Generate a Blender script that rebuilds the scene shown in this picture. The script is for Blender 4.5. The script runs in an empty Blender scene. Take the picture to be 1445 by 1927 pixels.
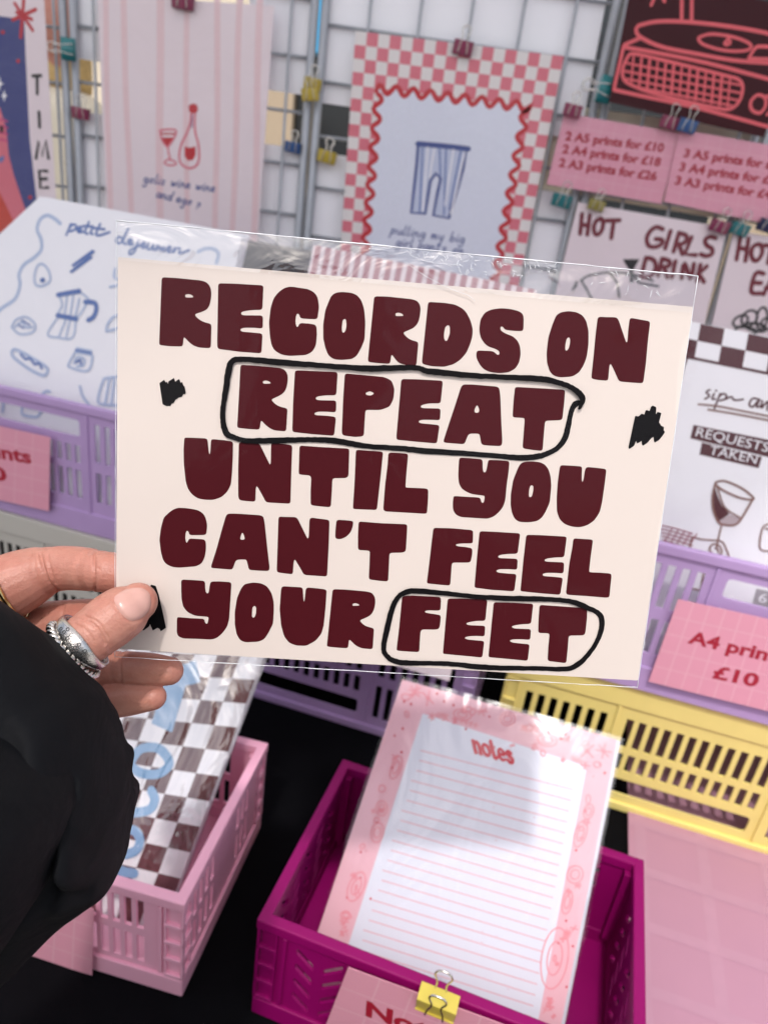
import bpy, bmesh, math, random
from mathutils import Vector, Matrix
from mathutils.geometry import tessellate_polygon
from mathutils.bvhtree import BVHTree
random.seed(7)
sc = bpy.context.scene
COL = sc.collection
R_ = math.radians

# ------------------------------------------------------------------ camera, world, sun, exposure
FPX, CX, CY = 1378.5, 722.5, 963.5            # focal length in photo pixels, photo centre
PITCH, ROLL, CAMH = R_(24.408), R_(7.987), 0.585   # z = 0 is the table top
fwd = Vector((0, math.cos(PITCH), -math.sin(PITCH)))
r0 = Vector((1, 0, 0)); u0 = r0.cross(fwd)
RV = r0 * math.cos(ROLL) + u0 * math.sin(ROLL)
UV = u0 * math.cos(ROLL) - r0 * math.sin(ROLL)
CAM = Vector((0, 0, CAMH))
cd = bpy.data.cameras.new("camera"); cam = bpy.data.objects.new("camera", cd); COL.objects.link(cam)
cam.matrix_world = Matrix.Translation(CAM) @ Matrix((RV, UV, -fwd)).transposed().to_4x4()
cd.sensor_fit = 'HORIZONTAL'; cd.sensor_width = 7.19; cd.lens = 7.19 * FPX / 1445.0
cd.clip_start = 0.01; cd.clip_end = 300
cd.dof.use_dof = True; cd.dof.focus_distance = 0.283; cd.dof.aperture_fstop = 3.2
sc.camera = cam

SUN = Vector((-0.116, -0.515, 0.850)).normalized()
wd = bpy.data.worlds.new("World"); sc.world = wd; wd.use_nodes = True
nt = wd.node_tree; nt.nodes.clear()
sky = nt.nodes.new("ShaderNodeTexSky"); sky.sky_type = 'NISHITA'; sky.sun_disc = False
sky.sun_elevation = math.asin(SUN.z); sky.sun_rotation = math.atan2(SUN.x, SUN.y)
sky.dust_density = 4.5; sky.air_density = 1.0
bg = nt.nodes.new("ShaderNodeBackground"); bg.inputs[1].default_value = 0.15
wo = nt.nodes.new("ShaderNodeOutputWorld")
hs = nt.nodes.new('ShaderNodeHueSaturation'); hs.inputs['Saturation'].default_value = .6
nt.links.new(sky.outputs[0], hs.inputs['Color']); nt.links.new(hs.outputs[0], bg.inputs[0]); nt.links.new(bg.outputs[0], wo.inputs[0])
sl = bpy.data.lights.new("sun", 'SUN'); so = bpy.data.objects.new("sun", sl); COL.objects.link(so)
sl.energy = 1.3; sl.angle = R_(2.4); sl.color = (1.0, 0.97, 0.94)
so.rotation_euler = SUN.to_track_quat('Z', 'Y').to_euler(); so.location = (0, -1, 3)
vs = sc.view_settings; vs.view_transform = 'Standard'; vs.look = 'None'; vs.gamma = 1
vs.use_curve_mapping = False; vs.exposure = 0.54
sc.display_settings.display_device = 'sRGB'
sc.cycles.max_bounces = 10; sc.cycles.transparent_max_bounces = 24
sc.cycles.caustics_reflective = False; sc.cycles.caustics_refractive = False

# ------------------------------------------------------------------ pixel geometry (each thing gets its own distance)
def ray(p): return fwd + RV * ((p[0] - CX) / FPX) - UV * ((p[1] - CY) / FPX)
def at(p, d): return CAM + ray(p) * d
def on_z(p, z):
    d = ray(p); return CAM + d * ((z - CAM.z) / d.z)
def on_y(p, y):
    d = ray(p); return CAM + d * (y / d.y)
class Plane:
    def __init__(s, O, X, Y):
        s.O = Vector(O); s.X = Vector(X).normalized(); s.N = s.X.cross(Vector(Y)).normalized(); s.Y = s.N.cross(s.X)
    def hit(s, p):
        d = ray(p); return CAM + d * ((s.O - CAM).dot(s.N) / d.dot(s.N))
    def uv(s, p):
        h = s.hit(p) - s.O; return (h.dot(s.X), h.dot(s.Y))
    def uvs(s, ps): return [s.uv(p) for p in ps]
    def mat(s): return Matrix.Translation(s.O) @ Matrix((s.X, s.Y, s.N)).transposed().to_4x4()
    def shifted(s, dn): return Plane(s.O + s.N * dn, s.X, s.Y)
def Z(o, pts): return [(o[0] + x / o[2], o[1] + y / o[2]) for x, y in pts]
def lean_plane(Q, a, th):
    b = Vector((-math.sin(a), math.cos(a), 0))
    return Plane(Q, (math.cos(a), math.sin(a), 0), Vector((0, 0, math.cos(th))) + b * math.sin(th))

# ------------------------------------------------------------------ materials
def lin(h):
    h = h.lstrip('#'); o = []
    for i in (0, 2, 4):
        c = int(h[i:i+2], 16) / 255; o.append(c / 12.92 if c <= .04045 else ((c + .055) / 1.055) ** 2.4)
    return tuple(o)
MATS = {}
def mat(name, col, rough=.5, metal=0, var=.06, scale=60, bump=0, bscale=300, spec=.5, sss=0, coat=0, sheen=0):
    if name in MATS: return MATS[name]
    if isinstance(col, str): col = lin(col)
    m = bpy.data.materials.new(name); m.use_nodes = True; n = m.node_tree; b = n.nodes["Principled BSDF"]
    b.inputs["Roughness"].default_value = rough; b.inputs["Metallic"].default_value = metal
    b.inputs["Specular IOR Level"].default_value = spec
    b.inputs["Coat Weight"].default_value = coat; b.inputs["Coat Roughness"].default_value = .08
    b.inputs["Sheen Weight"].default_value = sheen
    if sss:
        b.inputs["Subsurface Weight"].default_value = sss; b.inputs["Subsurface Radius"].default_value = (1, .35, .2)
        b.inputs["Subsurface Scale"].default_value = .004
    tc = n.nodes.new("ShaderNodeTexCoord")
    nz = n.nodes.new("ShaderNodeTexNoise"); nz.inputs["Scale"].default_value = scale; nz.inputs["Detail"].default_value = 4
    n.links.new(tc.outputs["Object"], nz.inputs["Vector"])
    mx = n.nodes.new("ShaderNodeMix"); mx.data_type = 'RGBA'
    mx.inputs[6].default_value = tuple(max(0, c * (1 - var)) for c in col) + (1,)
    mx.inputs[7].default_value = tuple(min(1, c * (1 + var)) for c in col) + (1,)
    n.links.new(nz.outputs[0], mx.inputs[0]); n.links.new(mx.outputs[2], b.inputs["Base Color"])
    if bump:
        n2 = n.nodes.new("ShaderNodeTexNoise"); n2.inputs["Scale"].default_value = bscale; n2.inputs["Detail"].default_value = 3
        n.links.new(tc.outputs["Object"], n2.inputs["Vector"])
        bp = n.nodes.new("ShaderNodeBump"); bp.inputs["Strength"].default_value = bump; bp.inputs["Distance"].default_value = .001
        n.links.new(n2.outputs[0], bp.inputs["Height"]); n.links.new(bp.outputs[0], b.inputs["Normal"])
    MATS[name] = m; return m
def clear_film(name, gloss=1.0, add=0.0, rough=.04, bump=.3, scale=9, stretch=(1, 1, 1), tint=.97):
    if name in MATS: return MATS[name]
    m = bpy.data.materials.new(name); m.use_nodes = True; n = m.node_tree; n.nodes.clear()
    out = n.nodes.new("ShaderNodeOutputMaterial"); mx = n.nodes.new("ShaderNodeMixShader")
    tr = n.nodes.new("ShaderNodeBsdfTransparent"); tr.inputs[0].default_value = (tint, tint, tint, 1)
    gl = n.nodes.new("ShaderNodeBsdfGlossy"); gl.inputs["Roughness"].default_value = rough; gl.inputs[0].default_value = (1, 1, 1, 1)
    # reflectance of a thin film: the same from both sides, 4 % head on and rising towards grazing
    ge = n.nodes.new("ShaderNodeNewGeometry"); dt = n.nodes.new("ShaderNodeVectorMath"); dt.operation = 'DOT_PRODUCT'
    def mth(op, a=None, b=None):
        q = n.nodes.new("ShaderNodeMath"); q.operation = op
        for i, x in enumerate((a, b)):
            if x is None: continue
            if isinstance(x, (int, float)): q.inputs[i].default_value = x
            else: n.links.new(x, q.inputs[i])
        return q.outputs[0]
    fr_ = mth('ADD', mth('MULTIPLY', mth('POWER', mth('SUBTRACT', 1.0, mth('ABSOLUTE', dt.outputs["Value"])), 5.0), .96), .045)
    ma = n.nodes.new("ShaderNodeMath"); ma.operation = 'MULTIPLY_ADD'; ma.inputs[1].default_value = gloss; ma.inputs[2].default_value = add; ma.use_clamp = True
    tc = n.nodes.new("ShaderNodeTexCoord"); mp = n.nodes.new("ShaderNodeMapping"); mp.inputs["Scale"].default_value = stretch
    nz = n.nodes.new("ShaderNodeTexNoise"); nz.inputs["Scale"].default_value = scale; nz.inputs["Detail"].default_value = 3; nz.inputs["Distortion"].default_value = 1.2
    bp = n.nodes.new("ShaderNodeBump"); bp.inputs["Strength"].default_value = bump; bp.inputs["Distance"].default_value = .01
    L = n.links
    L.new(tc.outputs["Object"], mp.inputs[0]); L.new(mp.outputs[0], nz.inputs["Vector"]); L.new(nz.outputs[0], bp.inputs["Height"])
    L.new(bp.outputs[0], gl.inputs["Normal"]); L.new(bp.outputs[0], dt.inputs[1]); L.new(ge.outputs["Incoming"], dt.inputs[0])
    L.new(fr_, ma.inputs[0]); L.new(ma.outputs[0], mx.inputs[0]); L.new(tr.outputs[0], mx.inputs[1]); L.new(gl.outputs[0], mx.inputs[2])
    L.new(mx.outputs[0], out.inputs[0]); MATS[name] = m; return m

# ------------------------------------------------------------------ mesh builder
def crom(pts, k=6, closed=False):
    pts = [tuple(p) for p in pts]
    if len(pts) < 3 and not closed: return pts
    n = len(pts); out = []
    for i in range(n if closed else n - 1):
        if closed: a, b, c, d = pts[i-1], pts[i], pts[(i+1) % n], pts[(i+2) % n]
        else: a, b, c, d = pts[max(i-1, 0)], pts[i], pts[i+1], pts[min(i+2, n-1)]
        for j in range(k):
            t = j / k
            out.append(tuple(.5 * (2*b[q] + (c[q]-a[q])*t + (2*a[q]-5*b[q]+4*c[q]-d[q])*t*t + (3*b[q]-a[q]-3*c[q]+d[q])*t**3) for q in range(len(b))))
    if not closed: out.append(pts[-1])
    return out
def rnd(pts, r):
    out = []; n = len(pts)
    for i in range(n):
        p, a, b = Vector(pts[i]), Vector(pts[i-1]), Vector(pts[(i+1) % n])
        la, lb = (a-p).length, (b-p).length
        if la < 1e-9 or lb < 1e-9: continue
        q1 = p + (a-p) * min(r/la, .46); q2 = p + (b-p) * min(r/lb, .46)
        out += [tuple(q1), tuple(q1*.25 + p*.5 + q2*.25), tuple(q2)]
    return out
class MB:
    def __init__(s): s.v = []; s.f = []; s.m = []; s.mats = []; s.sm = []
    def mi(s, m):
        if m not in s.mats: s.mats.append(m)
        return s.mats.index(m)
    def add(s, vs, fs, m, smooth=False):
        o = len(s.v); s.v += [tuple(v) for v in vs]; k = s.mi(m)
        for f in fs: s.f.append(tuple(i + o for i in f)); s.m.append(k); s.sm.append(smooth)
    def poly(s, outer, holes, z, m):
        loops = [[Vector((p[0], p[1], 0)) for p in L] for L in [outer] + list(holes)]
        tris = tessellate_polygon(loops); fl = [p for L in loops for p in L]
        fs = []
        for t in tris:
            a, b, c = (fl[i] for i in t)
            cr = (b-a).cross(c-a).z
            if abs(cr) < 1e-14: continue
            fs.append(t if cr > 0 else (t[0], t[2], t[1]))
        s.add([(p.x, p.y, z) for p in fl], fs, m)
    def prism(s, outer, holes, z0, z1, m):
        loops = [[Vector((p[0], p[1], 0)) for p in L] for L in [outer] + list(holes)]
        tris = tessellate_polygon(loops); fl = [p for L in loops for p in L]; n = len(fl)
        vs = [(p.x, p.y, z1) for p in fl] + [(p.x, p.y, z0) for p in fl]; fs = []
        for t in tris:
            a, b, c = (fl[i] for i in t); cr = (b-a).cross(c-a).z
            if abs(cr) < 1e-14: continue
            if cr < 0: t = (t[0], t[2], t[1])
            fs.append(tuple(t)); fs.append((t[2]+n, t[1]+n, t[0]+n))
        o = 0
        for li, L in enumerate(loops):
            k = len(L); ar = sum(L[i].x*L[(i+1) % k].y - L[(i+1) % k].x*L[i].y for i in range(k))
            for i in range(k):
                j = (i+1) % k
                q = (o+i, o+j, o+j+n, o+i+n)
                flip = (ar > 0) == (li == 0)
                fs.append(q[::-1] if flip else q)
            o += k
        s.add(vs, fs, m)
    def stroke(s, pts, w, z, m, k=6, closed=False, dz=4e-6, cap=True):
        """ribbon along pts (x, y[, width factor])"""
        P = [(p[0], p[1], p[2] if len(p) > 2 else 1.0) for p in pts]
        P = crom(P, k, closed) if k > 1 else P
        n = len(P)
        if n < 2: return
        vs = []; zz = z
        def nrm(i):
            a, b = (P[i-1], P[(i+1) % n]) if closed else (P[max(i-1, 0)], P[min(i+1, n-1)])
            d = Vector((b[0]-a[0], b[1]-a[1])); d = d.normalized() if d.length > 1e-12 else Vector((1, 0)); return d
        if cap and not closed:
            d = nrm(0); c = Vector(P[0][:2]); h = w*P[0][2]/2
            for t in (80, 45): vs += [tuple(c - d*math.sin(R_(t))*h + Vector((-d.y, d.x))*math.cos(R_(t))*h) + (zz,), tuple(c - d*math.sin(R_(t))*h - Vector((-d.y, d.x))*math.cos(R_(t))*h) + (zz,)]
        for i in range(n):
            d = nrm(i); c = Vector(P[i][:2]); h = w*P[i][2]/2; q = Vector((-d.y, d.x)) * h
            vs += [tuple(c+q) + (zz,), tuple(c-q) + (zz,)]; zz += dz
        if cap and not closed:
            d = nrm(n-1); c = Vector(P[-1][:2]); h = w*P[-1][2]/2
            for t in (45, 80): vs += [tuple(c + d*math.sin(R_(t))*h + Vector((-d.y, d.x))*math.cos(R_(t))*h) + (zz,), tuple(c + d*math.sin(R_(t))*h - Vector((-d.y, d.x))*math.cos(R_(t))*h) + (zz,)]
        K = len(vs)//2
        fs = [(2*i, 2*i+1, 2*i+3, 2*i+2) for i in range(K-1)]
        if closed: fs.append((2*K-2, 2*K-1, 1, 0))
        s.add(vs, fs, m)
    def box(s, x0, x1, y0, y1, z0, z1, m):
        v = [(x, y, z) for z in (z0, z1) for y in (y0, y1) for x in (x0, x1)]
        s.add(v, [(0,2,3,1),(4,5,7,6),(0,1,5,4),(2,6,7,3),(0,4,6,2),(1,3,7,5)], m)
    def tube(s, pts, rad, m, n=8, closed=False, ecc=None):
        P = [Vector(p) for p in pts]; N = len(P)
        rad = rad if isinstance(rad, (list, tuple)) else [rad]*N
        vs = []; ref = None
        for i in range(N):
            d = (P[(i+1) % N]-P[i-1]) if closed else (P[min(i+1, N-1)]-P[max(i-1, 0)])
            d.normalize()
            if ref is None: ref = d.orthogonal().normalized()
            ref = (ref - d*ref.dot(d)).normalized(); b = d.cross(ref)
            for j in range(n):
                a = 2*math.pi*j/n; vs.append(P[i] + (ref*math.cos(a) + b*math.sin(a))*rad[i])
        fs = []
        for i in range(N if closed else N-1):
            i2 = (i+1) % N
            for j in range(n): fs.append((i*n+j, i*n+(j+1) % n, i2*n+(j+1) % n, i2*n+j))
        if not closed:
            fs.append(tuple(range(n))[::-1]); fs.append(tuple((N-1)*n+j for j in range(n)))
        s.add(vs, fs, m, True)
    def build(s, name, parent=None, M=None, fix=True, bevel=0, mw=None):
        me = bpy.data.meshes.new(name); me.from_pydata(s.v, [], s.f)
        for m in s.mats: me.materials.append(m)
        me.polygons.foreach_set("material_index", s.m); me.polygons.foreach_set("use_smooth", s.sm)
        if fix:
            bm = bmesh.new(); bm.from_mesh(me); bmesh.ops.recalc_face_normals(bm, faces=bm.faces); bm.to_mesh(me); bm.free()
        me.update()
        o = bpy.data.objects.new(name, me); COL.objects.link(o)
        if parent: o.parent = parent
        if M is not None: o.matrix_local = M
        if bevel:
            b = o.modifiers.new("bevel", 'BEVEL'); b.width = bevel; b.segments = 2; b.limit_method = 'ANGLE'; b.angle_limit = R_(40)
        return o
def empty(name, M): 
    o = bpy.data.objects.new(name, None); COL.objects.link(o); o.matrix_local = M; o.empty_display_size = .05; return o
def tag(o, label=None, cat=None, group=None, kind=None):
    if label: o["label"] = label
    if cat: o["category"] = cat
    if group: o["group"] = group
    if kind: o["kind"] = kind
    return o

# text set in Blender's built-in face, turned into mesh triangles
def glyphs(text, bold=.02, shear=0):
    cu = bpy.data.curves.new("t", 'FONT'); cu.body = text; cu.offset = bold; cu.shear = shear; cu.resolution_u = 3
    ob = bpy.data.objects.new("t", cu); COL.objects.link(ob); bpy.context.view_layer.update()
    dg = bpy.context.evaluated_depsgraph_get(); me = ob.evaluated_get(dg).to_mesh()
    v = [tuple(x.co) for x in me.vertices]; f = [tuple(p.vertices) for p in me.polygons]
    ob.evaluated_get(dg).to_mesh_clear(); bpy.data.objects.remove(ob); bpy.data.curves.remove(cu)
    return v, f
def text_on(mb, text, a, b, cap, z, m, bold=.02, shear=0):
    """text with its baseline from a to b (local uv), capital height cap"""
    v, f = glyphs(text, bold, shear); x0 = min(p[0] for p in v); x1 = max(p[0] for p in v)
    a, b = Vector(a), Vector(b); d = (b-a) / (x1-x0); u = Vector((-(b-a).y, (b-a).x)).normalized() * cap / .72
    mb.add([tuple(a + d*(p[0]-x0) + u*p[1]) + (z,) for p in v], f, m)
# ------------------------------------------------------------------ ground, table, stall
PAVE = mat("paving", (.42, .40, .38), .85, var=.15, scale=3, bump=.3, bscale=60)
mb = MB(); mb.box(-60, 60, -60, 60, -.80, -.75, PAVE); tag(mb.build("ground"), kind="structure")
CLOTH = mat("black_cloth", (.002, .002, .003), .85, var=.3, scale=40, bump=.25, bscale=900, spec=.08)
WOOD = mat("trestle_wood", (.35, .24, .14), .6)
tb_ = empty("market_table", Matrix.Translation((0, .6, -.75))); tag(tb_, "trestle table under the black cloth carrying the crates", "table")
mb = MB(); mb.box(-1.3, 1.3, -.50, .50, .715, .745, WOOD); mb.build("tabletop", tb_)
for x in (-1.2, 1.2):
    for y in (-.42, .42):
        mb = MB(); mb.box(x-.025, x+.025, y-.025, y+.025, 0, .715, WOOD); mb.build("leg", tb_)
mb = MB(); nx, ny = 90, 40; vs = []
for j in range(ny+1):
    for i in range(nx+1):
        x = -1.32 + 2.64*i/nx; t = j/ny
        if t < .3: y, z = .085 - .02*math.sin(i*.9), -.55 + .548*(t/.3)
        else: y, z = .085 + (t-.3)/.7*1.02, .0
        z += .0006*math.sin(i*.7+j*.5)*math.sin(j*.9) - .0007
        vs.append((x, y, z))
mb.add(vs, [(j*(nx+1)+i, j*(nx+1)+i+1, (j+1)*(nx+1)+i+1, (j+1)*(nx+1)+i) for j in range(ny) for i in range(nx)], CLOTH, True)
tag(mb.build("tablecloth"), "matt black cloth spread over the whole market table", "tablecloth")
# unseen awning over the stall, added to shade the wall and prints
AWN = mat("awning_canvas", (.75, .74, .76), .8)
_n = AWN.node_tree; _p = _n.nodes["Principled BSDF"]; _t = _n.nodes.new("ShaderNodeBsdfTranslucent"); _t.inputs[0].default_value = (.78, .77, .81, 1)
_m = _n.nodes.new("ShaderNodeMixShader"); _m.inputs[0].default_value = .55; _o = [x for x in _n.nodes if x.type == 'OUTPUT_MATERIAL'][0]
_n.links.new(_p.outputs[0], _m.inputs[1]); _n.links.new(_t.outputs[0], _m.inputs[2]); _n.links.new(_m.outputs[0], _o.inputs[0])   # translucent cloth, chosen to give soft fill in the shade below
aw = empty("awning", Matrix.Translation((0, .6, -.75))); tag(aw, "unseen pale canvas awning on four poles, placed to shade the stall", "awning")
mb = MB(); E0, E1 = (-1.7, -1.952), (1.7, -.048)      # front hem, skewed to set where sun and shade meet
mb.add([E0+(2.822,), E1+(2.822,), (1.7, 1.6, 2.822), (-1.7, 1.6, 2.822)], [(0,1,2,3)], AWN)
mb.add([E0+(2.822,), E1+(2.822,), E1+(2.67,), E0+(2.67,)], [(0,1,2,3)], AWN); mb.build("shade_canopy", aw)
STEEL = mat("galvanised_steel", (.55, .56, .57), .38, metal=.8, var=.1)
for x, y in ((-1.6,-1.95),(1.6,-.15),(-1.6,1.5),(1.6,1.5)):
    mb = MB(); mb.tube([(x,y,0),(x,y,2.86)], .016, STEEL, 10); mb.build("pole", aw)

# ------------------------------------------------------------------ crates
def slot(x0, x1, z0, z1): return [(x0,z0),(x1,z0),(x1,z1),(x0,z1)]
def midi_front(W, H):
    h = []; p = .0128; w = .0072
    for cx0, cx1, rows in ((.022, .112, ((.042,.080),(.092,.138))), (.126, .274, ((.042,.078),(.086,.108))), (.288, .378, ((.042,.080),(.092,.138)))):
        n = int((cx1-cx0)/p + .5)
        for i in range(n):
            x = cx0 + (cx1-cx0)*(i+.5)/n
            for z0, z1 in rows: h.append(slot(x-w/2, x+w/2, z0, z1))
    h.append(rnd(slot(.128, .272, .1185, .1385), .004)); return h, (.118, .282)
def midi_side(W, H):
    h = []; n = 18
    for i in range(n):
        x = .03 + (W-.06)*(i+.5)/n
        for z0, z1 in ((.042,.080),(.092,.130)): h.append(slot(x-.0036, x+.0036, z0, z1))
    return h, (W/2,)
def mini_slots(W, H):
    h = []; n = int((W-.055)/.0105)
    for i in range(n):
        x = .021 + .0105*(i+.5)
        if x > W*.5-.02 and x < W*.5+.02: continue
        for z0, z1 in ((.026,.054),(.061,.089)): h.append(slot(x-.0028, x+.0028, z0, z1))
    return h, ()
def pink_front(W, H):
    h = []
    for i in range(20):
        x = W - .036 - .0096*i
        if x < .03: break
        for z0, z1 in ((.024,.053),(.061,.091)): h.append(slot(x-.0029, x+.0029, z0, z1))
    return h, (W-.0195,)
def chevron(W, H):
    h = []; k = int((W-.05)/.021)
    for i in range(k):
        x = .027 + (W-.054)*(i+.5)/k; s = 1 if i % 2 else -1
        for z in (.030, .046, .062, .078):
            dx, dz, t = .0068, .0058, .0034
            h.append(rnd([(x-dx, z-s*dz-t), (x+dx, z+s*dz-t), (x+dx, z+s*dz+t), (x-dx, z-s*dz+t)], .002))
    return h, (.022, W-.022)
def crate(name, label, o, rz, W, D, H, m, front, side, flip=False, group=None, sidelabel=None):
    root = empty(name, Matrix.Translation(o) @ Matrix.Rotation(rz, 4, 'Z')); tag(root, label, "crate", group)
    fz = (lambda z: H - z) if flip else (lambda z: z)
    def put(mb, nm, bevel=0):
        mb.v = [(x, y, fz(z)) for x, y, z in mb.v]; return mb.build(nm, root, bevel=bevel)
    t = .0026; ins = .0035
    def wall(nm, L, fn, place):
        holes, ribs = fn(L, H); b = MB()
        b.prism([(.004,.004),(L-.004,.004),(L-.004,H-.006),(.004,H-.006)], holes, 0, t, m)
        b.v = [place(x, d, z) for x, z, d in b.v]
        put(b, nm)
        for x in ribs:
            r = MB()
            q = [place(x+sx*.0016, -dd, z) for sx in (-1, 1) for dd in (.0022, -.0005) for z in (.02, H-.012)]
            r.add(q, [(0,1,3,2),(4,6,7,5),(0,4,5,1),(2,3,7,6),(0,2,6,4),(1,5,7,3)], m)
            put(r, "rib", .0006)
    # place(x along, depth inwards, z)
    wall("front_panel", W, front, lambda x, d, z: (x, ins+d, z))
    wall("back_panel", W, front, lambda x, d, z: (x, D-ins-d, z))
    wall("side_panel", D, side, lambda x, d, z: (ins+d, x, z))
    wall("side_panel", D, side, lambda x, d, z: (W-ins-d, x, z))
    def ring(x0, x1, y0, y1, th, z0, z1):
        b = MB(); b.prism([(x0,y0),(x1,y0),(x1,y1),(x0,y1)], [[(x0+th,y0+th),(x0+th,y1-th),(x1-th,y1-th),(x1-th,y0+th)]], z0, z1, m); return b
    put(ring(0, W, 0, D, .0085, H-.0095, H), "rim", .0012)
    b = ring(.001, W-.001, .001, D-.001, .006, 0, H*.17)
    for e in b.v[:]: pass
    b.box(.005, W-.005, .005, D-.005, .002, .0045, m)
    put(b, "base", .0009)
    c = .0135; pitch = H*.205; z0 = H*.18
    for sx in (0, 1):
        for sy in (0, 1):
            b = MB(); fx = (lambda x: x) if not sx else (lambda x: W-x); fy = (lambda y: y) if not sy else (lambda y: D-y)
            def bx(xa, xb, ya, yb, za, zb): b.box(min(fx(xa),fx(xb)), max(fx(xa),fx(xb)), min(fy(ya),fy(yb)), max(fy(ya),fy(yb)), za, zb, m)
            bx(.0045, c, .0045, c, z0-.001, H-.009)
            z = z0
            while z < H-.02:
                bx(.0008, c+.003, .0008, .0048, z, z+.0035); bx(.0008, .0048, .0048, c+.003, z, z+.0035)
                z += pitch*.86
            bx(.0008, .0030, .0008, .0048, z0, H-.01); bx(c+.001, c+.003, .0012, .0048, z0, H-.01); bx(.0012, .0048, c+.001, c+.003, z0, H-.01)
            put(b, "corner_post", .0005)
    return root
LILAC = mat("lilac_plastic", (.43, .295, .535), .42, var=.07, scale=35, bump=.04, bscale=1200)
YELLOW = mat("yellow_plastic", (.77, .64, .21), .42, var=.07, scale=35, bump=.04, bscale=1200)
GREY = mat("grey_plastic", (.50, .48, .43), .45, var=.03, scale=12, bump=.03, bscale=1200)
PINKP = mat("pink_plastic", (.88, .44, .58), .40, var=.03, scale=12, bump=.03, bscale=1200)
MAG = mat("magenta_plastic", (.235, .001, .10), .48, var=.09, scale=35, bump=.04, bscale=1200, spec=.22)
MH = .158; RZ = -.235
def rowpt(x): return Vector((x, .672-.24*x, 0))
MW = .40
crate("crate", "yellow crate turned upside down on the black cloth at the right, as a riser", rowpt(.150), RZ, MW, .30, MH, YELLOW, midi_front, midi_side, True, "upturned riser crates")
crate("crate", "lilac crate turned upside down on the black cloth behind the notepads", rowpt(-.265), RZ, MW, .30, MH, LILAC, midi_front, midi_side, True, "upturned riser crates")
crate("crate", "pale grey crate turned upside down beneath the left lilac crate", rowpt(-.68), RZ, MW, .30, MH, GREY, midi_front, midi_side, True, "upturned riser crates")
UPL = rowpt(-.615) + Vector((0, .004, MH+.001)); UPR = rowpt(.19) + Vector((0, -.006, MH+.001))
crate("crate", "lilac crate of breakfast prints stacked on the pale grey crate", UPL, RZ, MW, .30, MH, LILAC, midi_front, midi_side, False, "lilac crates of prints")
crate("crate", "lilac crate holding the wine glass print, stacked on the yellow crate", UPR, RZ, MW, .30, MH, LILAC, midi_front, midi_side, False, "lilac crates of prints")
MINI = (.266, .171, .105)
MGO, MGR = Vector((-.0485, .3446, .0)), -.2525
PKO, PKR = Vector((-.3634, .3871, .0)), -.1496
crate("crate", "magenta crate with slanted slots, notepads standing in it", MGO, MGR, *MINI, MAG, chevron, chevron)
crate("crate", "baby pink slotted crate full of brown checked prints beside the sleeve", PKO, PKR, *MINI, PINKP, pink_front, mini_slots)
# pink sheet on the table, right
PAPER_PINK = mat("pink_paper", (.42, .22, .30), .55, var=.05, scale=14)
mb = MB(); q = [on_z(p, 0) for p in ((1180,1470),(1184,1600))]; a = q[0]; e = Vector((math.cos(RZ), math.sin(RZ), 0)); n_ = Vector((-e.y, e.x, 0))
a = on_z((1182,1560), .003); P2 = [a + n_*.28, a - n_*.42, a - n_*.42 + e*.75, a + n_*.28 + e*.75]
mb.prism([(p.x, p.y) for p in P2], [], .0012, .0035, PAPER_PINK)
PINKL = mat("pink_paper_line", (.433, .236, .317), .55)
for i in range(12):
    b0 = a + n_*.28 + e*(.012+.062*i); b1 = b0 - n_*.70; mb.stroke([(b0.x,b0.y),(b1.x,b1.y)], .011, .0037, PINKL, k=1, cap=False)
for i in range(11):
    b0 = a + n_*(.26-.062*i); b1 = b0 + e*.75; mb.stroke([(b0.x,b0.y),(b1.x,b1.y)], .011, .0039, PINKL, k=1, cap=False)
tag(mb.build("paper_sheet"), "large pink gridded sheet lying on the black cloth at the right", "paper sheet")

# ------------------------------------------------------------------ wire grid panels
WALL = 1.12
WIRE = mat("grid_wire", (.36, .38, .41), .4, metal=.3, var=.1)
def wx(px, py): return on_y((px, py), WALL+.01).x
def wz(px, py): return on_y((px, py), WALL+.01).z
def grid_panel(label, x0, x1, z0, z1, first, zf):
    GM = Matrix.Translation(((x0+x1)/2, WALL+.012, -.75)); root = empty("grid_panel", GM); tag(root, label, "grid panel", "wire grid panels behind the table")
    I = GM.inverted(); b = MB(); T = lambda x, y, z: I @ Vector((x, WALL+.012+y, z))
    loop = [T(x0,0,z0), T(x1,0,z0), T(x1,0,z1), T(x0,0,z1)]
    for i in range(4): b.tube([loop[i], loop[(i+1) % 4]], .0058, WIRE, 8)
    b.build("frame", root); b = MB(); s = .0655; z = zf
    while z > z0: z -= s
    z += s
    while z < z1: b.tube([T(x0,.002,z), T(x1,.002,z)], .0022, WIRE, 6); z += s
    x = first
    while x < x1-.01:
        if x > x0+.01: b.tube([T(x,-.002,z0), T(x,-.002,z1)], .0022, WIRE, 6)
        x += s
    b.build("wire_mesh", root); return root
xa, xb, xc, xd = wx(133,200), wx(580,300), wx(1118,250), wx(1340,560)
zr = wz(640, 57)
grid_panel("wire grid panel behind the cream wine bottle poster", xa+.008, xb-.007, -.75, 1.35, wx(178,100), wz(560,105))
grid_panel("wire grid panel behind the red checked poster", xb+.007, xc-.007, -.75, 1.35, wx(695,30), wz(640,48))
grid_panel("wire grid panel behind the pink price signs", xc+.007, xd-.007, -.75, 1.35, xc+.06, wz(1085,455))
grid_panel("wire grid panel furthest right, past the two cocktail posters", xd+.007, xd+.36, -.75, 1.35, xd+.06, wz(1085,455))
grid_panel("wire grid panel furthest left, behind the navy TIME poster", xa-.36, xa-.006, -.75, 1.35, wx(105,100), wz(105,50))

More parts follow.
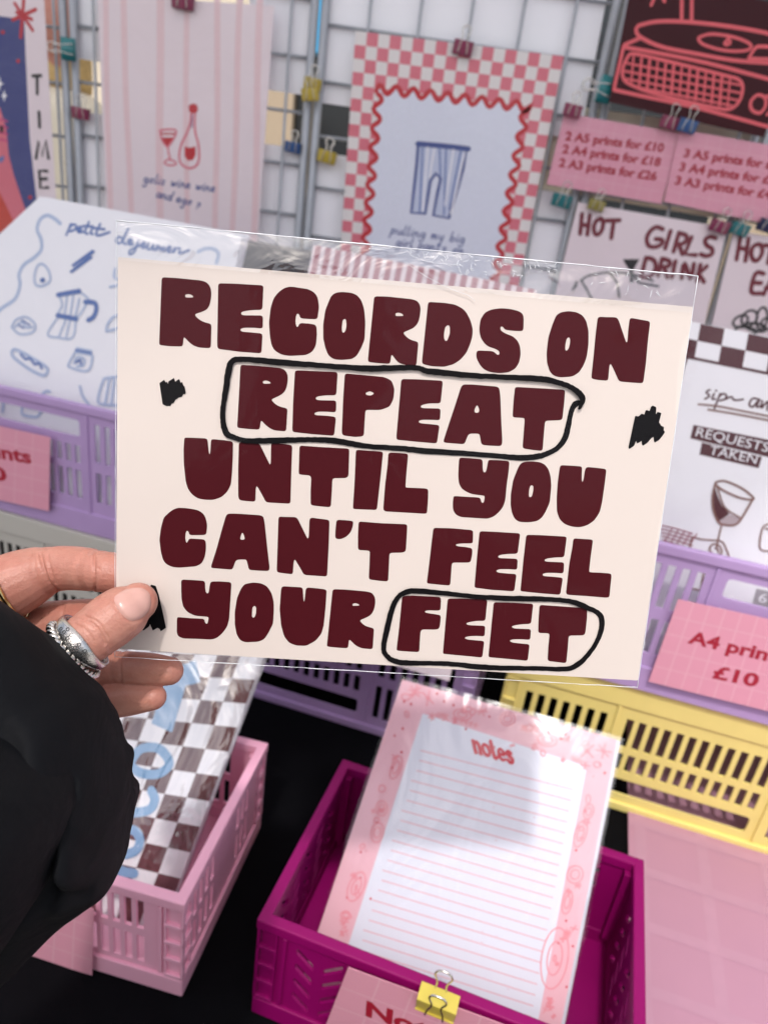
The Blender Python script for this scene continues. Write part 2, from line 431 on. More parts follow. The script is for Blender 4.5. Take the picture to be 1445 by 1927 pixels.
# ------------------------------------------------------------------ what is seen through the grid
BEIGE = mat("shop_render", (.62, .54, .42), .8, var=.1, scale=4); DKGL = mat("shop_glass", (.015, .018, .022), .12, var=.2); TAN = mat("shop_pilaster", (.38, .30, .21), .7)
bd = empty("shop_front", Matrix.Translation((0, 5.5, -.75))); tag(bd, "beige shop front with dark windows across the street behind the stall", "shop")
mb = MB(); mb.box(-9, 9, 0, .4, 0, 6, BEIGE); mb.build("wall", bd)
for x0, x1 in ((-6.8,-5.2),(-4.9,-3.9),(on_y((556,230),5.45).x,on_y((583,230),5.45).x),(on_y((589,240),5.45).x,on_y((668,240),5.45).x),(.6,1.9),(2.6,4.2),(4.8,6.4)):
    mb = MB(); mb.box(x0, x1, -.05, 0, .35, 2.75, DKGL); mb.build("window", bd)
for x in (-3.4,on_y((520,230),5.4).x,2.2,4.5):
    mb = MB(); mb.box(x-.11, x+.11, -.14, 0, 0, 3.0, TAN); mb.build("pilaster", bd)
SIGNB = mat("blue_fascia", (.03, .35, .65), .5); mb = MB(); a_, b_ = on_y((614,105),5.4), on_y((620,5),5.4); mb.box(a_.x-.12, a_.x+.35, -.2, -.02, a_.z+.75, b_.z+.75, SIGNB); mb.build("fascia", bd)
# a passer-by glimpsed through the left grid panel
COAT = mat("cream_coat", (.72, .66, .52), .8, var=.1, scale=8, bump=.2, bscale=60); HAIR = mat("blond_hair", (.50, .34, .13), .5, var=.3, scale=60); DRK = mat("dark_trousers", (.012, .012, .016), .8)
def redden(m, o, s, col):
    n = m.node_tree; b = n.nodes["Principled BSDF"]; src = b.inputs["Base Color"].links[0].from_socket
    tc = n.nodes.new("ShaderNodeTexCoord"); nz = n.nodes.new("ShaderNodeTexNoise"); nz.inputs["Scale"].default_value = s; nz.inputs["Detail"].default_value = 5; nz.inputs["Roughness"].default_value = .65
    rp = n.nodes.new("ShaderNodeMapRange"); rp.inputs[1].default_value = .42; rp.inputs[2].default_value = .72; rp.inputs[4].default_value = o
    mx = n.nodes.new("ShaderNodeMix"); mx.data_type = 'RGBA'; mx.inputs[7].default_value = col + (1,)
    n.links.new(tc.outputs["Object"], nz.inputs["Vector"]); n.links.new(nz.outputs[0], rp.inputs[0]); n.links.new(rp.outputs[0], mx.inputs[0]); n.links.new(src, mx.inputs[6]); n.links.new(mx.outputs[2], b.inputs["Base Color"])
def body_mesh(chains, vox, smooth_it=6):
    b = MB()
    for pts, rad in chains:
        P = crom([tuple(p)+(r,) for p, r in zip(pts, rad)], 5)
        b.tube([p[:3] for p in P], [p[3] for p in P], SKIN, 14)
    o = b.build("body", None); m = o.modifiers.new("r", 'REMESH'); m.mode = 'VOXEL'; m.voxel_size = vox; m.use_smooth_shade = True
    s = o.modifiers.new("s", 'SMOOTH'); s.iterations = smooth_it
    bpy.context.view_layer.update(); me = bpy.data.meshes.new_from_object(o.evaluated_get(bpy.context.evaluated_depsgraph_get())); bpy.data.objects.remove(o)
    return me
SKIN = mat("skin", (.50, .232, .172), .42, var=.16, scale=90, bump=.3, bscale=1100, sss=.12, spec=.45)
redden(SKIN, .7, 42, (.41, .13, .095)); redden(SKIN, .5, 260, (.40, .15, .11))
wp = on_y((112,150), 2.6); pb = empty("person", Matrix.Translation((wp.x, 2.6, -.75)) @ Matrix.Rotation(R_(25), 4, 'Z')); tag(pb, "blond passer-by in a long cream coat glimpsed through the left grid panel", "person")
bodych = [([(0,0,.95),(0,0,1.15),(0,.01,1.38),(0,0,1.46),(0,-.02,1.54)], (.13,.12,.13,.055,.055)), ([(0,-.02,1.56),(0,-.03,1.63),(0,-.02,1.71)], (.07,.095,.06)), ([(0,-.11,1.61),(0,-.125,1.60)], (.018,.012))]
for s in (-1, 1):
    bodych += [([(s*.09,0,.95),(s*.10,-.01,.5),(s*.10,.02,.10)], (.085,.058,.04)), ([(s*.10,.02,.05),(s*.11,-.13,.035)], (.045,.035)), ([(s*.15,0,1.38),(s*.22,.02,1.10),(s*.2,-.08,.86),(s*.19,-.12,.78)], (.055,.045,.032,.028))]
me_ = body_mesh(bodych, .012); me_.materials.clear(); me_.materials.append(SKIN)
bo = bpy.data.objects.new("body", me_); COL.objects.link(bo); bo.parent = pb
me_ = body_mesh([([(0,0,.62),(0,0,.95),(0,0,1.2),(0,.01,1.40),(0,.01,1.46)], (.20,.17,.155,.15,.07))] + [([(s*.15,0,1.39),(s*.22,.02,1.10),(s*.2,-.08,.88)], (.068,.06,.05)) for s in (-1,1)], .014); me_.materials.clear(); me_.materials.append(COAT)
o_ = bpy.data.objects.new("coat", me_); COL.objects.link(o_); o_.parent = pb
me_ = body_mesh([([(0,.03,1.45),(0,.035,1.60),(0,.01,1.72),(0,-.05,1.73)], (.10,.10,.085,.05))], .012); me_.materials.clear(); me_.materials.append(HAIR)
o_ = bpy.data.objects.new("hair", me_); COL.objects.link(o_); o_.parent = pb
me_ = body_mesh([([(s*.09,0,.98),(s*.10,-.01,.5),(s*.10,.02,.10)], (.10,.075,.06)) for s in (-1,1)], .014); me_.materials.clear(); me_.materials.append(DRK)
o_ = bpy.data.objects.new("trousers", me_); COL.objects.link(o_); o_.parent = pb
WHITEB = mat("white_board", (.86, .86, .90), .5, var=.03, scale=9, bump=.1, bscale=25, coat=.3)
CREAMB = mat("cream_board", (.72, .68, .55), .5, var=.04)
for i, (q, y, m, lb) in enumerate([
  ([(135,-40),(188,-40),(188,116),(140,108)], 1.142, WHITEB, "white print back showing left of the wine bottle poster, topmost"),
  ([(138,208),(205,216),(215,395),(142,380)], 1.142, WHITEB, "white print back showing left of the wine bottle poster, below its magenta clip"),
  ([(470,-40),(604,-40),(588,181),(470,163)], 1.142, WHITEB, "white print back between the wine bottle poster and the tall yellow clips"),
  ([(470,266),(578,280),(572,560),(450,545)], 1.142, WHITEB, "white print back held by the blue clip under the gap in the grid"),
  ([(622,-40),(1148,-40),(1090,262),(599,192)], 1.142, WHITEB, "big white backing board behind the top of the red checked poster"),
  ([(588,284),(700,300),(680,580),(575,566)], 1.142, WHITEB, "white print back held by the yellow clip left of the checked poster"),
  ([(985,352),(1092,366),(1042,580),(960,566)], 1.142, WHITEB, "white print back between the checked poster and the cocktail poster"),
  ([(1010,190),(1500,255),(1480,432),(1000,352)], 1.150, CREAMB, "cream backing board behind the pink price signs")]):
    pl = Plane(on_y(q[0], y), (1,0,0), (0,0,1)); mb = MB(); mb.prism(pl.uvs(q), [], 0, .002, m)
    o_ = mb.build("backing_board", None, pl.mat()); tag(o_, lb, "board", "print backs hung behind the grid")
# ------------------------------------------------------------------ posters, prints and signs
def ink(name, h, **k): return mat(name, h, k.pop("rough", .5), var=.05, scale=200, **k)
REDTX = ink("red_print", (.36, .009, .03)); HOTR = ink("dark_red_print", (.16, .010, .026)); MAROON = ink("maroon_print", (.07, .004, .012)); WHITEP = mat("white_paper", (.86, .85, .89), .45, var=.015, scale=30, bump=.05, bscale=20)
BLUSH = mat("blush_paper", (.79, .68, .71), .5, var=.02, scale=20, bump=.08, bscale=18); STRIPE = ink("stripe_pink", (.77, .56, .58)); CHERRY = ink("cherry_ink", (.50, .018, .03)); NAVYI = ink("navy_ink", (.06, .09, .27))
BLUEI = ink("blue_ink", (.10, .17, .42)); PALEB = ink("pale_blue_ink", (.42, .50, .68)); DUSTY = ink("dusty_pink", (.66, .16, .21)); BLACKI = ink("black_ink", (.012, .012, .014))
PINKS = mat("pink_sign", (.70, .31, .40), .55, var=.03, scale=25); PINKLN = ink("pink_sign_line", (.73, .38, .46)); CORAL = ink("coral_line", (.72, .11, .13)); PALEP = ink("pale_panel", (.70, .73, .83))
BROWN = ink("brown_line", (.22, .10, .08)); GREYI = ink("grey_ink", (.35, .33, .35))
FILMP = clear_film("print_film", gloss=.35, add=.0, rough=.08, bump=.5, scale=10)
FILML = clear_film("loose_film", gloss=.9, add=.0, rough=.2, bump=.4, scale=11, stretch=(1.6, .7, 1))
def cut(pl, q, zmin):
    """lower edge of a leaning sheet brought to height zmin (it stands on the crate floor)"""
    out = list(q)
    for i, j in ((3, 0), (2, 1)):
        a, b = pl.hit(q[i]), pl.hit(q[j]); f = (zmin-a.z)/(b.z-a.z); h = a + (b-a)*f
        d = h-CAM; k = d.dot(fwd); out[i] = (CX + FPX*d.dot(RV)/k, CY - FPX*d.dot(UV)/k)
    return out
def sheet(name, label, cat, pl, quad, paper, art, thick=.0006, film=None, grow=.004, group=None, film_mat=None, zmin=None):
    """a flat print: paper with its artwork in one mesh, and its clear sleeve as a part"""
    quad = cut(pl, quad, zmin) if zmin is not None else quad
    mb = MB(); u = pl.uvs(quad); mb.prism(u, [], -thick, 0, paper)
    if art: art(mb, pl, u)
    c = Vector((sum(p[0] for p in u)/4, sum(p[1] for p in u)/4)); M = pl.mat() @ Matrix.Translation((c.x, c.y, 0))
    mb.v = [(v[0]-c.x, v[1]-c.y, v[2]) for v in mb.v]
    o = mb.build(name, None, M); tag(o, label, cat, group)
    if film:
        fm = film_mat or FILMP; q = [Vector(p)-c for p in u]
        q = [p + p.normalized()*grow for p in q]; nx, ny = 36, 44; vs = []
        sd = random.random()*9
        for j in range(ny+1):
            for i in range(nx+1):
                s, t = i/nx, j/ny; p = q[0]*(1-s)*(1-t)+q[1]*s*(1-t)+q[2]*s*t+q[3]*(1-s)*t
                e = min(s, 1-s, t, 1-t); k = min(1, e*12)
                vs.append((p.x, p.y, .0004 + k*film*(.5+.25*math.sin(s*5+sd+t*3)+.25*math.sin(t*8-s*6+sd*2))))
        fb = MB(); fb.add(vs, [(j*(nx+1)+i, (j+1)*(nx+1)+i, (j+1)*(nx+1)+i+1, j*(nx+1)+i+1) for j in range(ny) for i in range(nx)], fm, True)
        fb.build("clear_sleeve", o)
    return o
def S(mb, pl, pts, wpx, m, z=.0002, k=5, closed=False):
    """stroke from photo pixels; width in photo pixels at that distance"""
    d = (pl.hit(pts[0])-CAM).dot(fwd); mb.stroke(pl.uvs(pts), wpx*d/FPX, z, m, k=k, closed=closed, dz=2e-6)
def F(mb, pl, pts, m, z=.0002, holes=(), r=0):
    q = pl.uvs(pts); mb.poly(rnd(q, r) if r else q, [pl.uvs(h) for h in holes], z, m)
def wall_plane(q0, y): return Plane(on_y(q0, y), (1,0,0), (0,0,1))
def lerp(a, b, t): return (a[0]+(b[0]-a[0])*t, a[1]+(b[1]-a[1])*t)
def quad_uv(q, s, t): return lerp(lerp(q[0], q[1], s), lerp(q[3], q[2], s), t)
def script_squiggle(a, b, amp, n, tall=()):
    out = []; d = Vector((b[0]-a[0], b[1]-a[1])); nrm = Vector((d.y, -d.x)).normalized()
    for i in range(n*4+1):
        t = i/(n*4); ph = i % 4; L = i//4
        h = (0, 1, .9, .05)[ph] * (1 if L not in tall else 2.1); back = (0, .012, -.004, .004)[ph]
        p = Vector(a) + d*(t+back) + nrm*amp*h; out.append(tuple(p))
    return out
# one-line handwriting, x-height 1, baseline 0
HAND = {'a': [[(.7,.9),(.3,1),(0,.5),(.25,0),(.65,.4),(.75,1),(.75,.1),(1,.1)]], 'b': [[(.15,2.1),(.05,0),(.1,.5),(.5,.9),(.75,.5),(.5,0),(.1,.1)]], 'd': [[(.7,.8),(.3,1),(0,.5),(.25,0),(.65,.4),(.85,2.1),(.75,.1),(.95,.1)]], 'e': [[(.05,.5),(.6,.65),(.5,1),(.15,.9),(0,.4),(.3,0),(.75,.25)]],
 'g': [[(.7,.9),(.3,1),(0,.5),(.25,.05),(.65,.4),(.75,1),(.65,-.7),(.25,-1),(.05,-.6)]], 'i': [[(.1,1),(.1,.1),(.35,.1)],[(.16,1.45),(.2,1.5)]], 'l': [[(.15,2.1),(.08,.1),(.4,.1)]], 'm': [[(0,1),(.05,0)],[(.05,.5),(.35,1),(.45,0)],[(.45,.5),(.75,1),(.85,.1),(1,.1)]], 'n': [[(0,1),(.05,0)],[(.05,.5),(.5,1),(.65,.1),(.9,.1)]],
 'o': [[(.4,1),(.05,.6),(.25,0),(.65,.4),(.45,1),(.75,.9)]], 'p': [[(.1,1),(0,-1)],[(.05,.5),(.5,1),(.75,.5),(.4,0),(.05,.2)]], 'r': [[(0,1),(.05,0)],[(.05,.5),(.35,1),(.6,.9)]], 's': [[(.6,.9),(.25,1),(.1,.7),(.55,.35),(.4,0),(0,.1)]], 't': [[(.3,1.8),(.2,.1),(.5,.1)],[(0,1.15),(.6,1.2)]],
 'u': [[(0,1),(.1,.1),(.5,.1),(.7,1),(.7,.1),(.95,.1)]], 'w': [[(0,1),(.2,0),(.45,.8),(.65,0),(.95,1)]], 'y': [[(0,1),(.15,.2),(.5,.15),(.7,1)],[(.7,1),(.55,-.7),(.15,-.95)]], '?': [[(0,.7),(.4,1),(.6,.6),(.3,.2),(.25,0)],[(.2,-.35),(.24,-.3)]], ' ': []}
def handwrite(mb, pl, txt, a, b, xh, wpx, m, z=.0002):
    adv = {'i': .55, 'l': .6, 'm': 1.2, 'w': 1.15, 'r': .8, ' ': .8}; tot = sum(adv.get(c, 1.0) for c in txt); d = Vector((b[0]-a[0], b[1]-a[1])); e = d/tot; u = Vector((d.y, -d.x)).normalized()*xh; x = 0
    for c in txt:
        for st in HAND[c]:
            q = [tuple(Vector(a) + e*(x+px_*.92+.12*py_) + u*py_) for px_, py_ in st]; S(mb, pl, q, wpx, m, z, k=4 if len(q) > 2 else 1)
        x += adv.get(c, 1.0)
OC7 = (500, 0, 2.491); OC6 = (0, 0, 2.676); OR = (960, 0, 2.979); OH = (960, 330, 2.979); OP = (0, 350, 2.639); OS = (1180, 560, 3.268); OL = (0, 1100, 2.331); ON = (600, 1260, 2.408)

# -- cream poster with pink stripes, bottle and glass
def art_wine(mb, pl, u):
    for xt, xb, w in ((530,560,22),(618,668,24),(805,806,30),(938,940,22),(1098,1083,24),(1210,1165,24),(1310,1275,26)):
        a, b = Z(OC6, [(xt, -40), (xb, 1330)]); q = [(lerp(a,b,t)[0]+1.2*math.sin(t*7+xt), lerp(a,b,t)[1]) for t in [i/14 for i in range(15)]]
        S(mb, pl, q, w/2.676*1.3, STRIPE, .0001)
    z = .00025
    S(mb, pl, Z(OC6, [(962,570),(958,620),(940,670),(912,730),(903,790),(915,825),(950,845),(985,835),(1002,800),(1000,730),(985,670),(980,620),(982,572)]), 4, DUSTY, z)
    S(mb, pl, Z(OC6, [(968,575),(966,640)]), 2, NAVYI, z)
    F(mb, pl, Z(OC6, [(930,735),(955,742),(985,735),(985,780),(970,805),(945,806),(930,785)]), CHERRY, z, r=.0008)
    F(mb, pl, Z(OC6, [(950,530),(970,518),(992,525),(998,548),(990,566),(968,570),(952,560)]), CHERRY, z, r=.001)
    S(mb, pl, Z(OC6, [(806,655),(845,650),(886,655),(878,690),(850,732),(838,735),(815,700),(806,655)]), 3.5, DUSTY, z)
    F(mb, pl, Z(OC6, [(815,690),(876,690),(862,720),(848,735),(832,725)]), CHERRY, z)
    S(mb, pl, Z(OC6, [(812,672),(880,672)]), 3, CHERRY, z+.0001); S(mb, pl, Z(OC6, [(845,735),(850,770),(858,805)]), 3.5, DUSTY, z)
    S(mb, pl, Z(OC6, [(828,815),(850,800),(885,815),(880,828),(850,830),(830,822)]), 3.2, DUSTY, z)
    for t, a, b in (("golis wine wine", (722,915), (1088,966)), ("and ego ?", (785,990), (1015,1046))):
        a, b = Z(OC6, [a, b]); handwrite(mb, pl, t, a, b, 8.5, 2.3, NAVYI, z)
sheet("art_print", "cream poster with pink stripes, a wine bottle and a glass, clipped on the grid", "poster", wall_plane((183,-8), WALL-.004), [(183,-12),(516,10),(482,492),(204,470)], BLUSH, art_wine, film=.003)

# -- red checked poster with scalloped panel and striped trousers
def art_check(mb, pl, u):
    nx, ny = 18, 24; z = .0001
    G = lambda i, j: tuple(Vector(quad_uv(u, i/nx, j/ny)))
    for j in range(ny):
        for i in range(nx):
            if (i+j) % 2 and (i < 5 or i > nx-6 or j < 5 or j > ny-6):
                mb.poly([G(i,j+1), G(i+1,j+1), G(i+1,j), G(i,j)], [], z, DUSTY)
    W = Vector(u[1])-Vector(u[0]); H = Vector(u[3])-Vector(u[0])
    P = lambda s, t: Vector(quad_uv(u, s, t))
    loop = []
    for (a, b, n, ph) in (((.135,.168),(.90,.168),9,0),((.865,.17),(.865,.87),11,0),((.865,.87),(.135,.87),9,0),((.135,.87),(.135,.17),11,0)):
        A_, B_ = P(*a), P(*b); d = (B_-A_); nn = Vector((-d.y, d.x)).normalized()*.0052
        for i in range(n*8):
            t = i/(n*8); loop.append(tuple(A_ + d*t + nn*math.cos(2*math.pi*t*n)))
    mb.poly(loop, [], z+.0001, PALEP); mb.stroke(loop, .0062, z+.00025, CHERRY, k=1, closed=True, dz=0)
    q = lambda pts: Z(OC7, pts); z = .0005
    F(mb, pl, q([(715,668),(820,675),(945,690),(925,790),(900,880),(858,1022),(785,1010),(805,900),(815,830),(795,812),(772,840),(760,920),(750,1000),(682,998),(695,880),(708,760)]), ink("trouser_blue", (.53,.58,.73)), z-.0001)
    S(mb, pl, q([(715,668),(945,690),(925,790),(900,880),(858,1022),(785,1008),(805,900),(820,835),(797,812),(772,845),(760,920),(748,1000),(682,996),(695,880),(708,760),(715,668)]), 5.5, NAVYI, z, k=1)
    S(mb, pl, q([(712,672),(830,682),(950,696)]), 9, NAVYI, z+.0002)
    for a, b in (((735,690),(722,990)),((760,690),(735,985)),((790,695),(768,830)),((815,690),(818,820)),((845,700),(835,1005)),((880,700),(840,960)),((915,700),(860,980)),((930,720),(868,1000))):
        S(mb, pl, q([a, lerp(a,b,.5), b]), 3, BLUEI if a[0] % 2 else WHITEP, z+.0003)
    for t, a, b in (("pulling my big", (585,1092), (935,1138)), ("girl pants on", (610,1150), (930,1192))):
        a, b = Z(OC7, [a, b]); handwrite(mb, pl, t, a, b, 8.5, 2.2, NAVYI, z)
sheet("art_print", "red and white checked poster with a scalloped panel and striped trousers", "poster", wall_plane((669,57), WALL-.004), [(669,57),(1061,105),(955,640),(632,598)], mat("warm_paper",(.74,.70,.68),.5,var=.02), art_check, film=.003)

# -- navy TIME poster
def art_time(mb, pl, u):
    q = lambda p: Z(OC6, p); z = .0001
    F(mb, pl, q([(-300,60),(0,78),(122,95),(130,300),(150,700),(185,1010),(120,1300),(-300,1500)]), ink("night_blue", (.045,.055,.20)), z)
    F(mb, pl, q([(-300,560),(0,540),(30,640),(45,780),(70,880),(140,1090),(75,1220),(-10,1160),(-300,900)]), DUSTY, z+.0001)
    F(mb, pl, q([(-300,900),(-10,950),(30,1030),(100,1180),(70,1220),(0,1170),(-300,1100)]), ink("scarlet", (.55,.06,.04)), z+.0002)
    for y in (600,632,665,700): S(mb, pl, q([(-100,y+10),(0,y),(38,y+10)]), 3, ink("hot_pink", (.55,.05,.20)), z+.0003)
    for a, b in (((65,97),(180,45)),((75,15),(165,150)),((120,-5),(105,185)),((85,60),(160,95))): S(mb, pl, q([a, lerp(a,b,.5), b]), 6, CHERRY, z+.0003, k=2)
    for x, y in ((92,305),(15,160),(152,992)): F(mb, pl, q([(x-12,y),(x,y-13),(x+12,y),(x,y+13)]), CHERRY, z+.0003, r=.001)
    for x, y, r in ((22,480,32),(0,420,40)): F(mb, pl, q([(x-r*.5,y),(x-5,y-8),(x,y-r),(x+5,y-8),(x+r*.5,y),(x+5,y+8),(x,y+r),(x-5,y+8)]), WHITEP, z+.0004)
    F(mb, pl, q([(-5,795),(20,780),(22,800),(0,822)]), BLUEI, z+.0004); F(mb, pl, q([(0,632),(18,632),(18,665),(0,665)]), BLACKI, z+.0004)
    for st in ([[(165,380),(207,378)],[(187,380),(188,470)]],[[(197,562),(200,638)]],[[(182,795),(195,708),(212,785),(232,705),(245,795)]],[[(238,860),(198,858),(204,945),(242,942)],[(201,900),(236,898)]]):
        for p in st: S(mb, pl, q(p), 5.5, BLACKI, z+.0004, k=1)
sheet("art_print", "navy poster with a red star and TIME running down its pale border", "poster", wall_plane((84,0), WALL-.006), [(-150,-40),(83,-12),(108,400),(100,560),(-150,520)][:4] and [(-160,-55),(82,-14),(116,545),(-150,520)], BLUSH, art_time, film=.003)

# -- maroon record player poster
def art_record(mb, pl, u):
    q = lambda p: Z(OR, p); z = .0002; w = 6.6
    S(mb, pl, q([(720,140),(820,118),(960,118),(1150,135),(1350,165),(1480,195),(1650,260),(1700,320),(1600,360),(1440,350),(1250,335),(1050,300),(850,260),(730,205),(705,165),(720,140)]), w, CORAL, z)
    S(mb, pl, q([(1060,205),(1130,188),(1250,205),(1330,235),(1350,262),(1310,282),(1200,280),(1090,250),(1055,220),(1060,205)]), w*.8, CORAL, z+.0002)
    S(mb, pl, q([(1212,225),(1200,240),(1215,248),(1232,236),(1222,215),(1215,195)]), w*.8, CORAL, z+.0003)
    S(mb, pl, q([(962,-60),(960,112)]), w, CORAL, z+.0001, k=1); S(mb, pl, q([(1018,-60),(1016,116)]), w, CORAL, z+.0001, k=1)
    S(mb, pl, q([(725,212),(660,240),(638,252),(630,280),(605,390),(583,492),(600,505),(760,540),(1000,590),(1250,655),(1450,710)]), w, CORAL, z+.0003, k=3)
    S(mb, pl, q([(640,262),(800,290),(1100,350),(1445,440),(1600,480)]), w, CORAL, z+.0004, k=3)
    S(mb, pl, q([(660,312),(700,300),(900,345),(1200,420),(1280,445),(1302,490),(1285,560),(1240,605),(1180,608),(1000,570),(800,520),(680,475),(635,440),(630,380),(660,312)]), w*.9, CORAL, z+.0005)
    for k, (a, b) in enumerate((((645,350),(1290,475)),((635,395),(1295,520)),((650,440),(1275,560)),((700,485),(1240,590)))): S(mb, pl, q([a,b]), 3.6, CORAL, z+.0006+k*.00003, k=1)
    for i in range(13):
        x = 690+i*45; y0 = 308+i*10; y1 = 478+i*10.3
        S(mb, pl, q([(x,y0+6),(x-14,y1-4)]), 3.6+(i % 3)*.7, CORAL, z+.0009+i*.00002, k=1)
    S(mb, pl, q([(1350,560),(1385,530),(1425,545),(1430,590),(1400,630),(1360,620),(1345,590),(1350,560)]), w*.9, CORAL, z+.0005); S(mb, pl, q([(1425,545),(1450,540),(1470,600),(1440,640)]), w*.9, CORAL, z+.0007)
    S(mb, pl, q([(1335,325),(1370,270),(1400,258),(1500,265)]), w*.9, CORAL, z+.0007); S(mb, pl, q([(1335,325),(1500,330)]), w*.8, CORAL, z+.0008)
    S(mb, pl, q([(790,25),(815,-30)]), 6, CORAL, z); S(mb, pl, q([(865,5),(850,-30)]), 6, CORAL, z)
MARP = mat("maroon_card", (.042, .004, .008), .45, var=.05, spec=.2)
sheet("art_print", "dark maroon poster with a coral line drawing of a record player", "poster", wall_plane((1148,190), WALL-.022), [(1190,-45),(1520,15),(1437,258),(1146,191)], MARP, art_record, film=.002, film_mat=clear_film("thin_film", gloss=.05, bump=.2))

# -- cocktail posters
def strokes(mb, pl, o, L, w, m, z=.0003, k=4):
    for i, p in enumerate(L): S(mb, pl, Z(o, p), w, m, z+i*.00003, k=k if len(p) > 3 else 1)
HOT = [[(402,215),(392,325)],[(445,222),(432,330)],[(398,275),(440,280)],[(498,245),(480,255),(468,290),(475,325),(495,328),(515,300),(520,260),(508,240),(494,246)],[(535,252),(612,250)],[(580,252),(566,350)]]
GIRLS = [[(855,300),(820,288),(785,310),(765,350),(775,392),(810,400),(845,385),(850,360),(815,355)],[(898,310),(868,408)],[(945,320),(915,425)],[(945,322),(985,335),(985,365),(955,385),(930,380)],[(945,385),(965,440)],[(1015,345),(978,440),(1040,445)],[(1150,350),(1120,342),(1092,360),(1100,390),(1130,410),(1128,440),(1095,450),(1068,440)]]
DRINK = [[(760,460),(735,560)],[(760,460),(800,470),(815,510),(790,560),(740,570)],[(850,465),(828,560)],[(850,465),(890,478),(888,505),(842,515)],[(862,515),(880,570)],[(925,480),(905,570)],[(960,575),(975,490),(1010,580),(1028,495)],[(1065,500),(1045,590)],[(1100,508),(1058,550),(1085,595)]]
def art_hot(mb, pl, u):
    strokes(mb, pl, OH, HOT + GIRLS + DRINK, 8.2, HOTR)
    F(mb, pl, Z(OH, [(630,468),(725,468),(705,500),(690,530),(690,600),(670,600),(668,530),(645,495)]), BLACKI, .0004, r=.001)
    strokes(mb, pl, OH, [[(395,590),(440,560),(560,542),(690,555),(800,590)],[(400,590),(430,640),(470,720)],[(350,640),(375,590),(365,625)],[(560,545),(600,600),(610,680)],[(690,560),(720,600),(830,620)]], 4, BLACKI, .0005)
sheet("art_print", "blush poster lettered HOT GIRLS DRINK in dark red above a cocktail drawing", "poster", wall_plane((1090,378), WALL-.006), [(1088,380),(1368,428),(1290,760),(1008,700)], BLUSH, art_hot, film=.003)
def art_hot2(mb, pl, u):
    strokes(mb, pl, OH, [[(1290,340),(1268,470)],[(1335,352),(1318,478)],[(1282,405),(1325,412)],[(1385,385),(1360,400),(1350,440),(1365,475),(1390,470),(1412,430),(1405,390),(1385,385)],[(1425,390),(1500,400)],[(1465,395),(1445,490)],[(1420,550),(1375,548),(1350,650),(1405,660)],[(1365,600),(1405,602)],[(1420,665),(1462,565),(1475,672)],[(1432,630),(1470,632)],[(1490,575),(1550,580)],[(1520,578),(1505,675)]], 8.2, HOTR)
    for i, (x, y, rx, ry, a) in enumerate(((1290,815,45,28,-.5),(1340,800,50,38,-.8),(1410,800,30,62,.15),(1440,830,34,30,.3),(1375,850,60,22,.2),(1320,870,60,20,.1))):
        q = [(x+rx*math.cos(t)*math.cos(a)-ry*math.sin(t)*math.sin(a), y+rx*math.cos(t)*math.sin(a)+ry*math.sin(t)*math.cos(a)) for t in [2*math.pi*k/16 for k in range(16)]]
        S(mb, pl, Z(OH, q), 4.5, BLACKI, .0005+i*.00004, closed=True, k=3)
sheet("art_print", "blush poster lettered HOT in dark red above looping black lines, at the right edge", "poster", wall_plane((1380,432), WALL-.006), [(1381,433),(1640,478),(1570,800),(1308,745)], BLUSH, art_hot2, film=.003)

# -- gridded pink signs
def grid_lines(mb, u, nx, ny, m, w, z=.00008):
    for i in range(1, nx): a, b = quad_uv(u, i/nx, 0), quad_uv(u, i/nx, 1); mb.stroke([a,b], w, z, m, k=1, cap=False)
    for j in range(1, ny): a, b = quad_uv(u, 0, j/ny), quad_uv(u, 1, j/ny); mb.stroke([a,b], w, z+.00003, m, k=1, cap=False)
def sign_art(lines, nx, ny, bold, w=.0009):
    def f(mb, pl, u):
        grid_lines(mb, u, nx, ny, PINKLN, w)
        for t, a, b, cap in lines:
            d = (pl.hit(a)-CAM).dot(fwd); text_on(mb, t, pl.uv(a), pl.uv(b), cap*d/FPX, .0002, REDTX, bold)
    return f
q8 = lambda x, y: (1000+x/3.211, y/3.211)
sheet("price_sign", "pink sign pricing 2 A5, 2 A4 and 2 A3 prints, clipped on the grid", "sign", wall_plane((1062,213), WALL-.012), [(1062,212),(1283,250),(1244,383),(1029,346)], PINKS,
      sign_art([("2 A5 prints for £10", q8(200,842), q8(795,916), 14.5), ("2 A4 prints for £18", q8(183,920), q8(775,1003), 14.5), ("2 A3 prints for £26", q8(162,1003), q8(752,1088), 14.5)], 9, 6, .042), film=.002)
sheet("price_sign", "pink sign pricing 3 A5, 3 A4 and 3 A3 prints, at the right edge", "sign", wall_plane((1280,243), WALL-.014), [(1279,243),(1520,284),(1490,430),(1249,379)], PINKS,
      sign_art([("3 A5 prints for £14", q8(915,945), q8(1530,1030), 14.5), ("3 A4 prints for £25", q8(888,1028), q8(1510,1120), 14.5), ("3 A3 prints for £40", q8(862,1110), q8(1480,1205), 14.5)], 9, 6, .042), film=.002)
def crate_face(o, rz, dn=.006): return Plane(o + Vector((math.sin(rz), -math.cos(rz), 0))*dn, (math.cos(rz), math.sin(rz), 0), (0,0,1))
FL = crate_face(UPL, RZ); FR = crate_face(UPR, RZ)
sheet("price_sign", "pink gridded A4 prints £10 sign on the left lilac crate, mostly cut off", "sign", FL, [(-150,768),(94,823),(92,962),(-160,905)], PINKS,
      sign_art([("A4 prints", (-115,842), (60,872), 26), ("£10", (-75,888), (14,906), 27)], 8, 5, .034, .0012))
sheet("price_sign", "pink gridded sign reading A4 prints £10 on the right lilac crate", "sign", FR, [(1276,1128),(1520,1182),(1470,1345),(1220,1283)], PINKS,
      sign_art([("A4 prints", (1293,1209), (1478,1252), 27), ("£10", (1339,1275), (1424,1293), 28)], 8, 5, .034, .0012))
